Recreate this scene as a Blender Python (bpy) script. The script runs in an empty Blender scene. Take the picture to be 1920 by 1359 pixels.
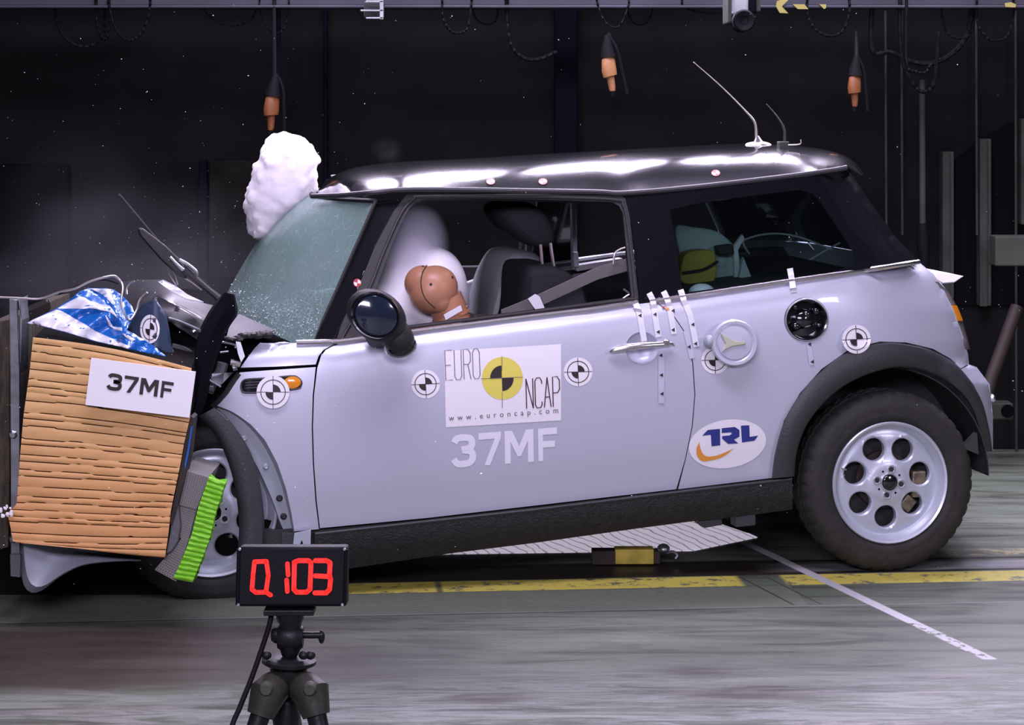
import bpy, bmesh, math, random
from math import sin, cos, tan, pi, radians, sqrt
from mathutils import Vector, Matrix, noise
from mathutils.geometry import delaunay_2d_cdt
random.seed(7)
S = bpy.context.scene
COL = S.collection
# ---------------------------------------------------------------- camera
F = 4000.0; H = 1.59; HV = 190.0           # focal length in px of a 1920 wide frame, eye height, horizon row
cd = bpy.data.cameras.new('camera'); cam = bpy.data.objects.new('camera', cd); COL.objects.link(cam)
cam.location = (0, 0, H); cam.rotation_euler = (radians(90), 0, 0)
cd.sensor_width = 36; cd.lens = F / 1920 * 36
cd.shift_y = -(679.5 - HV) / 1920
cd.clip_start = .1; cd.clip_end = 100
S.camera = cam
# ---------------------------------------------------------------- view, world, light rig
S.view_settings.view_transform = 'Standard'; S.view_settings.look = 'None'
S.view_settings.gamma = 1; S.view_settings.exposure = -0.5
S.view_settings.use_curve_mapping = False
S.cycles.use_denoising = True
S.cycles.volume_bounces = 3
S.cycles.volume_step_rate = 2.0
S.cycles.max_bounces = 6
S.cycles.transparent_max_bounces = 16
W = bpy.data.worlds.new('hall_air'); S.world = W; W.use_nodes = True
W.node_tree.nodes['Background'].inputs[0].default_value = (.75, .78, 1, 1)
W.node_tree.nodes['Background'].inputs[1].default_value = .05
TINT = (1.0, .89, 1.19)
def area(name, loc, target, sx, sy, power, col=TINT, shape='RECTANGLE', spread=180):
    l = bpy.data.lights.new(name, 'AREA'); l.shape = shape; l.size = sx; l.size_y = sy
    l.energy = power; l.color = col; l.spread = radians(spread)
    o = bpy.data.objects.new(name, l); COL.objects.link(o); o.location = loc
    o.rotation_euler = (Vector(target) - Vector(loc)).to_track_quat('-Z', 'Y').to_euler()
    return o
area('flood_lamp_bank', (-.2, 4.6, 5.5), (.4, 7.0, .6), 3.8, 1.0, 330)
area('low_flood_lamp', (-.6, 1.2, 2.5), (.2, 7.0, .6), 2.6, .7, 235)
area('flood_lamp_side', (4.0, 3.2, 2.5), (1.3, 7.2, .4), 1.0, .7, 60)
for i in range(6):                       # overhead rig: rows of round film lamps above and behind the impact zone
    area('overhead_lamp', (-1.1 + i * .74, 8.3, 3.6), (-1.1 + i * .74, 7.9, 0), .5, .34, 24, shape='ELLIPSE', spread=110)
    area('rear_lamp', (-.95 + i * .66, 9.1, 2.32), (-.9 + i * .66, 7.6, .9), .56, .26, 16, shape='ELLIPSE', spread=120)
# ---------------------------------------------------------------- geometry frame of the car
TH = radians(12.0)
E = Vector((cos(TH), sin(TH), 0)); N = Vector((-sin(TH), cos(TH), 0)); P0 = Vector((1.2816, 7.2, 0))
WID = 1.66
def ray(u, v): return Vector(((u - 960) / F, 1, -(v - HV) / F))
def px(u, v, Y): return Vector(((u - 960) * Y / F, Y, H - (v - HV) * Y / F))
def car(u, v, d=0.0):
    r = ray(u, v); Y = (P0.dot(N) + d) / r.dot(N)
    return r * Y + Vector((0, 0, H))
def gnd(u, v, z=0.0):
    Y = (H - z) * F / (v - HV); return Vector(((u - 960) * Y / F, Y, z))
def mirror(p):
    d = (Vector((p.x, p.y, 0)) - P0).dot(N)
    return p + N * (WID - 2 * d)
def lerp(a, b, t): return a + (b - a) * t
def interp(tab, x):
    if x <= tab[0][0]: return tab[0][1]
    for (a, b), (c, e) in zip(tab, tab[1:]):
        if x <= c:
            return b + (e - b) * (x - a) / (c - a)
    return tab[-1][1]
def sinterp(tab, x):                       # smooth (catmull-rom) table lookup
    n = len(tab)
    if x <= tab[0][0]: return tab[0][1]
    if x >= tab[-1][0]: return tab[-1][1]
    for i in range(n - 1):
        if x <= tab[i + 1][0]:
            x0, y0 = tab[i]; x1, y1 = tab[i + 1]
            m0 = (tab[i + 1][1] - tab[max(i - 1, 0)][1]) / (tab[i + 1][0] - tab[max(i - 1, 0)][0])
            k = min(i + 2, n - 1); m1 = (tab[k][1] - tab[i][1]) / (tab[k][0] - tab[i][0])
            h = x1 - x0; t = (x - x0) / h
            return (2*t**3-3*t*t+1)*y0 + (t**3-2*t*t+t)*h*m0 + (-2*t**3+3*t*t)*y1 + (t**3-t*t)*h*m1
def spl(pts, n=8, closed=False):           # smooth polyline through points of any dimension
    P = [Vector(p) for p in pts]; out = []; m = len(P)
    rng = range(m if closed else m - 1)
    for i in rng:
        if closed: p0, p1, p2, p3 = P[i - 1], P[i], P[(i + 1) % m], P[(i + 2) % m]
        else: p0, p1, p2, p3 = P[max(i - 1, 0)], P[i], P[i + 1], P[min(i + 2, m - 1)]
        for k in range(n):
            t = k / n
            out.append(.5 * ((2 * p1) + (p2 - p0) * t + (2*p0 - 5*p1 + 4*p2 - p3) * t*t + (3*p1 - p0 - 3*p2 + p3) * t**3))
    if not closed: out.append(P[-1].copy())
    return out
def resample(P, n):
    P = [Vector(p) for p in P]; L = [0]
    for a, b in zip(P, P[1:]): L.append(L[-1] + (b - a).length)
    out = []; j = 0
    for k in range(n):
        x = L[-1] * k / (n - 1)
        while j < len(L) - 2 and L[j + 1] < x: j += 1
        t = (x - L[j]) / max(L[j + 1] - L[j], 1e-9)
        out.append(P[j].lerp(P[j + 1], min(max(t, 0), 1)))
    return out
def pip(x, y, poly):
    c = False; j = len(poly) - 1
    for i in range(len(poly)):
        xi, yi = poly[i][0], poly[i][1]; xj, yj = poly[j][0], poly[j][1]
        if (yi > y) != (yj > y) and x < (xj - xi) * (y - yi) / (yj - yi) + xi: c = not c
        j = i
    return c
def circ(cx, cy, rx, ry=None, n=32, rot=0, a0=0, a1=360):
    ry = rx if ry is None else ry; out = []
    full = abs(a1 - a0) >= 360
    for i in range(n if full else n + 1):
        a = radians(a0 + (a1 - a0) * i / n); x, y = rx * cos(a), ry * sin(a)
        out.append((cx + x * cos(rot) - y * sin(rot), cy + x * sin(rot) + y * cos(rot)))
    return out
def dens(poly, step):
    out = []
    m = len(poly)
    for i in range(m):
        a = Vector(poly[i][:2]); b = Vector(poly[(i + 1) % m][:2]); k = max(1, int((b - a).length / step))
        for j in range(k): out.append(tuple(a.lerp(b, j / k)))
    return out
def fill(poly, step=10, holes=()):
    """triangulate a pixel polygon with inner grid points; returns 2-D verts and triangles"""
    loops = [dens(poly, step)] + [dens(h, step) for h in holes]
    vs = []; es = []
    for lp in loops:
        b = len(vs); vs += [Vector(p) for p in lp]
        es += [(b + i, b + (i + 1) % len(lp)) for i in range(len(lp))]
    if step < 500:
        x0 = min(p[0] for p in loops[0]); x1 = max(p[0] for p in loops[0])
        y0 = min(p[1] for p in loops[0]); y1 = max(p[1] for p in loops[0])
        bd = [Vector(p) for lp in loops for p in lp]
        cell = {}
        for p in bd: cell.setdefault((int(p.x // step), int(p.y // step)), []).append(p)
        y = y0 + step / 2
        while y < y1:
            x = x0 + step / 2
            while x < x1:
                if pip(x, y, loops[0]) and not any(pip(x, y, h) for h in loops[1:]):
                    cx, cy = int(x // step), int(y // step)
                    near = any((p.x - x) ** 2 + (p.y - y) ** 2 < (step * .45) ** 2
                               for i in (-1, 0, 1) for j in (-1, 0, 1) for p in cell.get((cx + i, cy + j), ()))
                    if not near: vs.append(Vector((x, y)))
                x += step
            y += step
    r = delaunay_2d_cdt(vs, es, [], 0, 1e-6)
    V, Fc = r[0], r[2]; out = []
    for f in Fc:
        cx = sum(V[i].x for i in f) / len(f); cy = sum(V[i].y for i in f) / len(f)
        if pip(cx, cy, loops[0]) and not any(pip(cx, cy, h) for h in loops[1:]): out.append(tuple(f))
    return [(p.x, p.y) for p in V], out
# ---------------------------------------------------------------- object helpers
ORG = {}
def tag(o, label=None, cat=None, group=None, kind=None):
    if label: o['label'] = label
    if cat: o['category'] = cat
    if group: o['group'] = group
    if kind: o['kind'] = kind
    return o
def empty(name, loc, label, cat, group=None):
    o = bpy.data.objects.new(name, None); COL.objects.link(o); o.location = loc; o.empty_display_size = .1
    ORG[o.name] = Vector(loc); return tag(o, label, cat, group)
def mk(name, verts, faces, mat, parent=None, smooth=True, solid=0, soff=-1, bevel=0, sub=0, fm=None, face=None, ang=40, segs=2):
    """one mesh object from world-space vertices; face = direction the sheet's front looks towards"""
    verts = [Vector(v) for v in verts]
    if parent is not None: org = ORG[parent.name]
    else:
        org = Vector((sum(v.x for v in verts) / len(verts), sum(v.y for v in verts) / len(verts), min(v.z for v in verts)))
    me = bpy.data.meshes.new(name)
    me.from_pydata([v - org for v in verts], [], faces); 
    mats = mat if isinstance(mat, (list, tuple)) else [mat]
    for m in mats: me.materials.append(m)
    if fm:
        for p, i in zip(me.polygons, fm): p.material_index = i
    me.validate(); me.update()
    if solid:                                # give the sheet real thickness with crisp rims
        bm = bmesh.new(); bm.from_mesh(me); bm.normal_update()
        if face is not None:
            if sum(p.normal.dot(Vector(face)) * p.calc_area() for p in bm.faces) < 0: bmesh.ops.reverse_faces(bm, faces=bm.faces)
        else: bmesh.ops.recalc_face_normals(bm, faces=bm.faces)
        bm.normal_update(); bm.verts.index_update()
        vs_ = [v.co.copy() for v in bm.verts]; ns_ = [v.normal.copy() for v in bm.verts]; nn = len(vs_)
        F0 = [([v.index for v in p.verts], p.material_index) for p in bm.faces]
        BE = []
        for e in bm.edges:
            if len(e.link_faces) == 1:
                l = e.link_loops[0] if hasattr(e, 'link_loops') else e.link_faces[0].loops[0]
                BE.append((l.vert.index, l.link_loop_next.vert.index, e.link_faces[0].material_index))
        bm.free()
        allv = vs_ + [p - n * solid for p, n in zip(vs_, ns_)]
        fs_ = [f_ for f_, _ in F0] + [[i + nn for i in reversed(f_)] for f_, _ in F0] + [[b, a, a + nn, b + nn] for a, b, _ in BE]
        mi_ = [m_ for _, m_ in F0] * 2 + [m_ for _, _, m_ in BE]
        me2 = bpy.data.meshes.new(name); me2.from_pydata(allv, [], fs_)
        for m in mats: me2.materials.append(m)
        me2.polygons.foreach_set('material_index', mi_)
        bpy.data.meshes.remove(me); me = me2; face = None; keep = True
    else: keep = False
    if face is not None:
        s = sum((p.normal.dot(Vector(face)) * p.area for p in me.polygons), 0)
        if s < 0: me.flip_normals()
    elif not keep:
        bm = bmesh.new(); bm.from_mesh(me); bmesh.ops.recalc_face_normals(bm, faces=bm.faces); bm.to_mesh(me); bm.free()
    if smooth:
        me.polygons.foreach_set('use_smooth', [True] * len(me.polygons))
        if ang < 179:
            me.set_sharp_from_angle(angle=radians(ang))
    o = bpy.data.objects.new(name, me); COL.objects.link(o)
    if parent is not None: o.parent = parent
    else: o.location = org
    ORG[o.name] = org
    if bevel:
        m = o.modifiers.new('round', 'BEVEL'); m.width = bevel; m.segments = segs; m.limit_method = 'ANGLE'
    if sub:
        m = o.modifiers.new('smooth', 'SUBSURF'); m.levels = sub; m.render_levels = sub
    return o
class G:
    """collects shapes that make up ONE part"""
    def __init__(s): s.v = []; s.f = []; s.m = []
    def add(s, v, f, mi=0):
        b = len(s.v); s.v += [Vector(p) for p in v]; s.f += [tuple(i + b for i in q) for q in f]; s.m += [mi] * len(f); return s
    def box(s, c, size, R=None, mi=0):
        R = R or Matrix.Identity(3); c = Vector(c); hx, hy, hz = [k / 2 for k in size]
        v = [c + R @ Vector((x, y, z)) for x in (-hx, hx) for y in (-hy, hy) for z in (-hz, hz)]
        return s.add(v, [(0, 1, 3, 2), (4, 6, 7, 5), (0, 4, 5, 1), (2, 3, 7, 6), (0, 2, 6, 4), (1, 5, 7, 3)], mi)
    def tube(s, pts, r, n=8, mi=0, cap=True, flat=1.0):
        P = [Vector(p) for p in pts]; m = len(P); R = r if isinstance(r, (list, tuple)) else [r] * m
        if len(R) != m: R = [interp([(i / (len(R) - 1), q) for i, q in enumerate(R)], k / (m - 1)) for k in range(m)]
        v = []; f = []; up = None
        for i in range(m):
            t = (P[min(i + 1, m - 1)] - P[max(i - 1, 0)]).normalized()
            if up is None: up = t.orthogonal().normalized()
            up = (up - t * up.dot(t))
            up = up.normalized() if up.length > 1e-6 else t.orthogonal().normalized()
            w = t.cross(up)
            for k in range(n):
                a = 2 * pi * k / n; v.append(P[i] + (up * cos(a) + w * sin(a) * flat) * R[i])
        for i in range(m - 1):
            for k in range(n):
                f.append((i * n + k, i * n + (k + 1) % n, (i + 1) * n + (k + 1) % n, (i + 1) * n + k))
        if cap: f.append(tuple(range(n))[::-1]); f.append(tuple((m - 1) * n + k for k in range(n)))
        return s.add(v, f, mi)
    def lathe(s, prof, c, axis, n=48, mi=0, a0=0, a1=360):
        """prof: (radius, height along axis)"""
        c = Vector(c); ax = Vector(axis).normalized(); x = ax.orthogonal().normalized(); y = ax.cross(x)
        full = a1 - a0 >= 360; v = []; f = []; k = len(prof); nn = n if full else n + 1
        for i in range(nn):
            a = radians(a0 + (a1 - a0) * i / n)
            for r, h in prof: v.append(c + ax * h + (x * cos(a) + y * sin(a)) * r)
        for i in range(n):
            j = (i + 1) % nn
            for q in range(k - 1): f.append((i * k + q, j * k + q, j * k + q + 1, i * k + q + 1))
        return s.add(v, f, mi)
    def ball(s, c, r, R=None, n=16, m=10, mi=0, fn=None):
        R = R or Matrix.Identity(3); c = Vector(c); r = r if isinstance(r, (tuple, list)) else (r, r, r)
        v = [c + R @ Vector((0, 0, r[2]))]; f = []
        for j in range(1, m):
            th = pi * j / m
            for i in range(n):
                a = 2 * pi * i / n; q = Vector((sin(th) * cos(a), sin(th) * sin(a), cos(th)))
                k = fn(q) if fn else 1.0
                v.append(c + R @ Vector((q.x * r[0] * k, q.y * r[1] * k, q.z * r[2] * k)))
        v.append(c + R @ Vector((0, 0, -r[2]))); L = len(v) - 1
        for i in range(n): f.append((0, 1 + i, 1 + (i + 1) % n)); f.append((L, L - n + (i + 1) % n, L - n + i))
        for j in range(m - 2):
            for i in range(n):
                a = 1 + j * n + i; b = 1 + j * n + (i + 1) % n; f.append((a, a + n, b + n, b))
        return s.add(v, f, mi)
    def prism(s, pts, fa, fb, mi=0):
        """outline pts mapped by fa(p) (front) and fb(p) (back)"""
        n = len(pts); v = [fa(p) for p in pts] + [fb(p) for p in pts]
        f = [tuple(range(n)), tuple(range(2 * n - 1, n - 1, -1))] + [(i, i + n, (i + 1) % n + n, (i + 1) % n) for i in range(n)]
        return s.add(v, f, mi)
    def py(s, pts, Y, th, mi=0):             # outline in the photograph's rows and columns, real thickness in depth
        a = [px(p[0], p[1], Y) for p in pts]; n = len(a)
        return s.prism(list(range(n)), lambda i: a[i], lambda i: a[i] + Vector((0, th, 0)), mi)
    def pc(s, pts, d, th, mi=0):
        a = [car(p[0], p[1], d if not callable(d) else d(p[0], p[1])) for p in pts]; n = len(a)
        return s.prism(list(range(n)), lambda i: a[i], lambda i: a[i] + N * th, mi)
    def obj(s, name, mat, parent=None, **k):
        if isinstance(mat, (list, tuple)): k['fm'] = s.m
        return mk(name, s.v, s.f, mat, parent, **k)
def grid(rows):
    n = len(rows[0]); v = [p for r in rows for p in r]
    f = [(i * n + j, i * n + j + 1, (i + 1) * n + j + 1, (i + 1) * n + j) for i in range(len(rows) - 1) for j in range(n - 1)]
    return v, f
# ---------------------------------------------------------------- materials
def srgb(r, g, b):
    f = lambda c: ((c / 255 + .055) / 1.055) ** 2.4 if c / 255 > .04045 else c / 255 / 12.92
    return (f(r), f(g), f(b), 1)
def mat(name, col, rough=.5, metal=0, spec=.5, coat=0, bump=0, bscale=20, var=0, vscale=6, stretch=(1, 1, 1), emit=None, es=0, sss=0, crough=.05):
    m = bpy.data.materials.new(name); m.use_nodes = True; nt = m.node_tree; b = nt.nodes['Principled BSDF']
    col = tuple(col) if len(col) == 4 else tuple(col) + (1,)
    b.inputs['Base Color'].default_value = col; b.inputs['Roughness'].default_value = rough
    b.inputs['Metallic'].default_value = metal; b.inputs['Specular IOR Level'].default_value = spec
    b.inputs['Coat Weight'].default_value = coat; b.inputs['Coat Roughness'].default_value = crough
    if emit: b.inputs['Emission Color'].default_value = emit; b.inputs['Emission Strength'].default_value = es
    if sss: b.inputs['Subsurface Weight'].default_value = sss; b.inputs['Subsurface Radius'].default_value = (.12, .12, .12); b.inputs['Subsurface Scale'].default_value = 1
    if bump or var:
        tc = nt.nodes.new('ShaderNodeTexCoord'); mp = nt.nodes.new('ShaderNodeMapping'); mp.inputs['Scale'].default_value = stretch
        nt.links.new(tc.outputs['Object'], mp.inputs[0])
    if var:
        nz = nt.nodes.new('ShaderNodeTexNoise'); nz.inputs['Scale'].default_value = vscale; nz.inputs['Detail'].default_value = 6
        nt.links.new(mp.outputs[0], nz.inputs['Vector'])
        rp = nt.nodes.new('ShaderNodeValToRGB'); rp.color_ramp.elements[0].position = .3; rp.color_ramp.elements[1].position = .7
        rp.color_ramp.elements[0].color = tuple(c * (1 - var) for c in col[:3]) + (1,)
        rp.color_ramp.elements[1].color = tuple(min(1, c * (1 + var)) for c in col[:3]) + (1,)
        nt.links.new(nz.outputs['Fac'], rp.inputs[0]); nt.links.new(rp.outputs[0], b.inputs['Base Color'])
    if bump:
        n2 = nt.nodes.new('ShaderNodeTexNoise'); n2.inputs['Scale'].default_value = bscale; n2.inputs['Detail'].default_value = 5
        nt.links.new(mp.outputs[0], n2.inputs['Vector'])
        bp = nt.nodes.new('ShaderNodeBump'); bp.inputs['Strength'].default_value = bump; bp.inputs['Distance'].default_value = .01
        nt.links.new(n2.outputs['Fac'], bp.inputs['Height']); nt.links.new(bp.outputs[0], b.inputs['Normal'])
    return m
class NT:
    """tiny shader maths helper"""
    def __init__(s, m): s.t = m.node_tree; s.b = s.t.nodes.get('Principled BSDF')
    def n(s, k, **a):
        x = s.t.nodes.new(k)
        for p, q in a.items(): setattr(x, p, q)
        return x
    def l(s, a, b): s.t.links.new(a, b)
    def m(s, op, a, b=None, c=None, clamp=False):
        x = s.n('ShaderNodeMath', operation=op, use_clamp=clamp)
        for i, q in enumerate((a, b, c)):
            if q is None: continue
            if isinstance(q, (int, float)): x.inputs[i].default_value = q
            else: s.l(q, x.inputs[i])
        return x.outputs[0]
    def mix(s, f, a, b):
        x = s.n('ShaderNodeMix', data_type='RGBA')
        for i, q in ((0, f), (6, a), (7, b)):
            if isinstance(q, (int, float, tuple)): x.inputs[i].default_value = q
            else: s.l(q, x.inputs[i])
        return x.outputs[2]
    def noise(s, vec, scale, detail=5, rough=.5, dist=0):
        x = s.n('ShaderNodeTexNoise'); x.inputs['Scale'].default_value = scale; x.inputs['Detail'].default_value = detail
        x.inputs['Roughness'].default_value = rough; x.inputs['Distortion'].default_value = dist
        if vec is not None: s.l(vec, x.inputs['Vector'])
        return x.outputs['Fac']
    def ramp(s, f, stops, mode='LINEAR'):
        x = s.n('ShaderNodeValToRGB'); r = x.color_ramp; r.interpolation = mode
        while len(r.elements) > 2: r.elements.remove(r.elements[-1])
        r.elements[0].position, r.elements[0].color = stops[0]; r.elements[1].position, r.elements[1].color = stops[1]
        for p, c in stops[2:]: e = r.elements.new(p); e.color = c
        s.l(f, x.inputs[0]); return x.outputs[0]
    def band(s, x, a, b, soft=.004):          # 1 inside [a,b]
        p = s.m('DIVIDE', s.m('SUBTRACT', x, a), soft, clamp=True); q = s.m('DIVIDE', s.m('SUBTRACT', b, x), soft, clamp=True)
        return s.m('MULTIPLY', p, q)
    def mapping(s, scale=(1, 1, 1), rot=(0, 0, 0), src='Object'):
        tc = s.n('ShaderNodeTexCoord'); mp = s.n('ShaderNodeMapping'); mp.inputs['Scale'].default_value = scale; mp.inputs['Rotation'].default_value = rot
        s.l(tc.outputs[src], mp.inputs[0]); return mp.outputs[0]
g1 = lambda v: (v, v, v, 1)
M = {}
M['silver'] = mat('silver_paint', srgb(198, 201, 216), .40, .3, .5, coat=.7)
M['silver_in'] = mat('silver_primer', srgb(165, 172, 182), .5, .2)
M['black_gloss'] = mat('black_gloss_paint', (.006, .006, .009), .16, 0, .6, coat=1, crough=.03)
M['black'] = mat('black_plastic', (.016, .015, .017), .55, bump=.1, bscale=90)
M['trim'] = mat('grey_black_trim', (.035, .034, .038), .5, bump=.15, bscale=120)
M['sillm'] = mat('gritty_black_sill', (.011, .010, .009), .65, bump=.5, bscale=160, var=.5, vscale=50)
M['dark'] = mat('dark_void', (.004, .004, .005), .9, spec=.05)
M['chrome'] = mat('chrome', (.85, .80, .83), .26, 1)
M['steel'] = mat('worn_steel', (.36, .37, .4), .35, .9, bump=.25, bscale=14, var=.3, vscale=12)
M['alloy'] = mat('alloy_wheel_lacquer', srgb(196, 202, 214), .38, .4, coat=.3)
M['tyre'] = mat('tyre_rubber', (.018, .017, .015), .75, bump=.25, bscale=60, var=.3, vscale=14)
M['tread'] = mat('tyre_tread_rubber', (.03, .027, .024), .8, bump=.3, bscale=60)
M['white'] = mat('white_sticker', (.82, .80, .83), .5)
M['offwhite'] = mat('letter_white', (.78, .77, .84), .5)
M['ink'] = mat('black_ink', (.022, .015, .015), .6)
M['greyink'] = mat('grey_ink', (.12, .10, .11), .6)
M['yellow'] = mat('logo_yellow', srgb(222, 210, 92), .5)
M['navy'] = mat('logo_navy', srgb(42, 52, 128), .5)
M['orange_logo'] = mat('logo_orange', srgb(222, 150, 60), .5)
M['amber'] = mat('amber_lens', srgb(226, 140, 30), .2, coat=.6)
M['tape'] = mat('white_tape', (.72, .72, .78), .5)
M['tapeclear'] = mat('pale_tape', srgb(196, 196, 214), .45, .1)
M['fabric'] = mat('charcoal_seat_fabric', (.014, .014, .02), .85, bump=.4, bscale=200)
M['greyseat'] = mat('grey_seat_panel', (.5, .5, .54), .5, bump=.1, bscale=20)
M['interior'] = mat('dark_grey_interior', (.02, .02, .022), .7, bump=.2, bscale=60)
M['belt'] = mat('seat_belt_webbing', (.20, .185, .19), .7, bump=.2, bscale=300)
M['skin'] = mat('dummy_vinyl', srgb(176, 124, 96), .4, bump=.05, bscale=30, var=.12, vscale=9)
M['airbag'] = mat('airbag_fabric', (.78, .76, .82), .7, bump=.12, bscale=14)
M['puff'] = mat('dense_white_gas', (.86, .82, .88), .95, spec=.05, sss=1)
# ---------------------------------------------------------------- special materials
def floor_material():
    m = bpy.data.materials.new('painted_concrete_floor'); m.use_nodes = True; k = NT(m)
    tc = k.n('ShaderNodeTexCoord'); sp = k.n('ShaderNodeSeparateXYZ'); k.l(tc.outputs['Object'], sp.inputs[0])
    x, y = sp.outputs[0], sp.outputs[1]; c5, s5 = cos(radians(5)), sin(radians(5))
    a = k.m('SUBTRACT', k.m('MULTIPLY', y, c5), k.m('MULTIPLY', x, s5))      # across the lane
    b = k.m('ADD', k.m('MULTIPLY', x, c5), k.m('MULTIPLY', y, s5))           # along the lane
    vec = tc.outputs['Object']
    st = k.mapping((.5, 3.2, 1), (0, 0, radians(-5)))
    big = k.noise(k.mapping((.55, .9, 1)), 1.6, 5, .55)
    streak = k.noise(st, 3.5, 8, .65, .6); fine = k.noise(k.mapping((8, 26, 1)), 3, 4, .6)
    base = k.ramp(big, [(.30, (.060, .073, .054, 1)), (.5, (.095, .117, .084, 1)), (.72, (.125, .149, .112, 1))])
    base = k.mix(k.ramp(streak, [(.36, g1(1)), (.52, g1(0))]), base, (.050, .054, .040, 1))
    base = k.mix(k.m('MULTIPLY', k.ramp(streak, [(.58, g1(0)), (.74, g1(1))]), .55), base, (.195, .225, .185, 1))
    # worn pale polish in the foreground and on the right, barrier shadow over brown floor texture painted in on the left
    worn = k.m('MULTIPLY', k.m('DIVIDE', k.m('SUBTRACT', 6.05, a), .55, clamp=True), k.ramp(k.noise(st, 6, 8, .7, 1.2), [(.42, g1(0)), (.60, g1(1))]))
    base = k.mix(k.m('MULTIPLY', worn, .75), base, (.30, .315, .30, 1))
    brown = k.m('MULTIPLY', k.m('DIVIDE', k.m('SUBTRACT', .45, b), .8, clamp=True), k.band(a, 5.80, 6.6, .12))
    base = k.mix(k.m('MULTIPLY', brown, .9), base, (.050, .036, .031, 1))
    # dark oil stains with a shape of their own
    for (ox, oy, rx, ry) in ((.52, 5.95, .16, .10), (.62, 5.72, .34, .10), (-.05, 5.68, .22, .06)):
        dd = k.m('SQRT', k.m('ADD', k.m('POWER', k.m('DIVIDE', k.m('SUBTRACT', x, ox), rx), 2), k.m('POWER', k.m('DIVIDE', k.m('SUBTRACT', y, oy), ry), 2)))
        dd = k.m('ADD', dd, k.m('MULTIPLY', k.m('SUBTRACT', k.noise(st, 8, 6, .7), .5), 2.2))
        base = k.mix(k.m('MULTIPLY', k.m('SUBTRACT', 1, dd, clamp=True), .85), base, (.045, .035, .028, 1))
    grit = k.noise(k.mapping((14, 40, 1), (0, 0, radians(-5))), 4, 5, .7)
    base = k.mix(k.m('MULTIPLY', k.ramp(grit, [(.55, g1(0)), (.68, g1(1))]), .55), base, (.045, .042, .036, 1))
    base = k.mix(k.m('MULTIPLY', k.ramp(grit, [(.30, g1(1)), (.40, g1(0))]), .35), base, (.26, .27, .25, 1))
    wear = k.noise(vec, 14, 8, .75)
    wr = k.ramp(wear, [(.40, g1(0)), (.47, g1(1))]); wr2 = k.ramp(wear, [(.47, g1(0)), (.55, g1(1))])
    yellow = k.mix(k.noise(vec, 5, 6, .7), (.46, .38, .06, 1), (.56, .50, .10, 1))
    base = k.mix(k.m('MULTIPLY', k.band(a, 6.62, 6.90), k.m('LESS_THAN', b, 1.52)), base, k.mix(fine, (.075, .086, .062, 1), (.18, .20, .15, 1)))
    ygap = k.m('SUBTRACT', 1, k.m('MULTIPLY', k.band(b, .355, .385, .01), .9))
    ygap2 = k.m('SUBTRACT', 1, k.band(b, 1.36, 1.53, .02))
    fade = k.m('SUBTRACT', 1, k.m('MULTIPLY', k.m('DIVIDE', k.m('SUBTRACT', b, 2.0), .5, clamp=True), .5))
    base = k.mix(k.m('MULTIPLY', k.m('MULTIPLY', k.m('MULTIPLY', k.band(a, 6.905, 7.06, .006), ygap), k.m('MULTIPLY', wr, fade)), k.m('MULTIPLY', ygap2, k.m('GREATER_THAN', b, -.05))), base, yellow)
    base = k.mix(k.m('MULTIPLY', k.band(a, 7.30, 7.42, .01), k.m('MULTIPLY', k.m('MULTIPLY', wr2, .6), k.m('DIVIDE', k.m('SUBTRACT', b, 1.9), .3, clamp=True))), base, (.32, .27, .13, 1))
    base = k.mix(k.band(a, 7.066, 7.095, .004), base, (.018, .014, .012, 1))          # slot
    base = k.mix(k.band(a, 7.10, 7.22, .004), base, k.mix(k.noise(st, 9, 6, .7), (.05, .05, .05, 1), (.26, .27, .27, 1)))
    base = k.mix(k.m('MULTIPLY', k.band(a, 7.06, 7.30, .01), k.m('SUBTRACT', 1, k.m('DIVIDE', k.m('SUBTRACT', b, 1.45), .3, clamp=True))), base, k.mix(fine, (.006, .005, .004, 1), (.03, .022, .016, 1)))  # shade and debris under the sill painted dark into the floor colour
    base = k.mix(k.band(a, 7.245, 7.28, .004), base, (.01, .008, .008, 1))
    base = k.mix(k.m('MULTIPLY', k.band(a, 6.600, 6.612, .004), k.m('LESS_THAN', b, 1.52)), base, (.045, .04, .035, 1))
    base = k.mix(k.m('MULTIPLY', k.band(a, 6.612, 6.622, .004), .5), base, (.34, .34, .34, 1))
    base = k.mix(k.m('MULTIPLY', k.band(a, 5.86, 5.868, .004), k.ramp(streak, [(.4, g1(1)), (.6, g1(0))])), base, (.05, .04, .04, 1))
    # white start line crossing the lane
    q = k.m('SUBTRACT', x, k.m('ADD', .987, k.m('MULTIPLY', k.m('SUBTRACT', 7.24, y), .325)))
    wl = k.m('MULTIPLY', k.band(q, -.024, .024, .006), k.m('GREATER_THAN', y, 6.08))
    wl = k.m('MULTIPLY', wl, k.m('SUBTRACT', 1, k.m('MULTIPLY', k.ramp(k.noise(vec, 26, 6, .7), [(.52, g1(0)), (.56, g1(1))]), k.m('LESS_THAN', y, 6.5))))
    base = k.mix(wl, base, (.42, .42, .43, 1))
    # two thin scored joints left of the line
    for off, w in ((-.26, .006), (-.17, .005)):
        q2 = k.m('SUBTRACT', q, off)
        base = k.mix(k.m('MULTIPLY', k.band(q2, -w, w, .002), k.band(a, 6.63, 7.05, .01)), base, (.06, .05, .03, 1))
    k.l(base, k.b.inputs['Base Color'])
    k.l(k.ramp(streak, [(.3, g1(.42)), (.7, g1(.62))]), k.b.inputs['Roughness'])
    bp = k.n('ShaderNodeBump'); bp.inputs['Strength'].default_value = .25; bp.inputs['Distance'].default_value = .004
    k.l(fine, bp.inputs['Height']); k.l(bp.outputs[0], k.b.inputs['Normal'])
    return m
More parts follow.
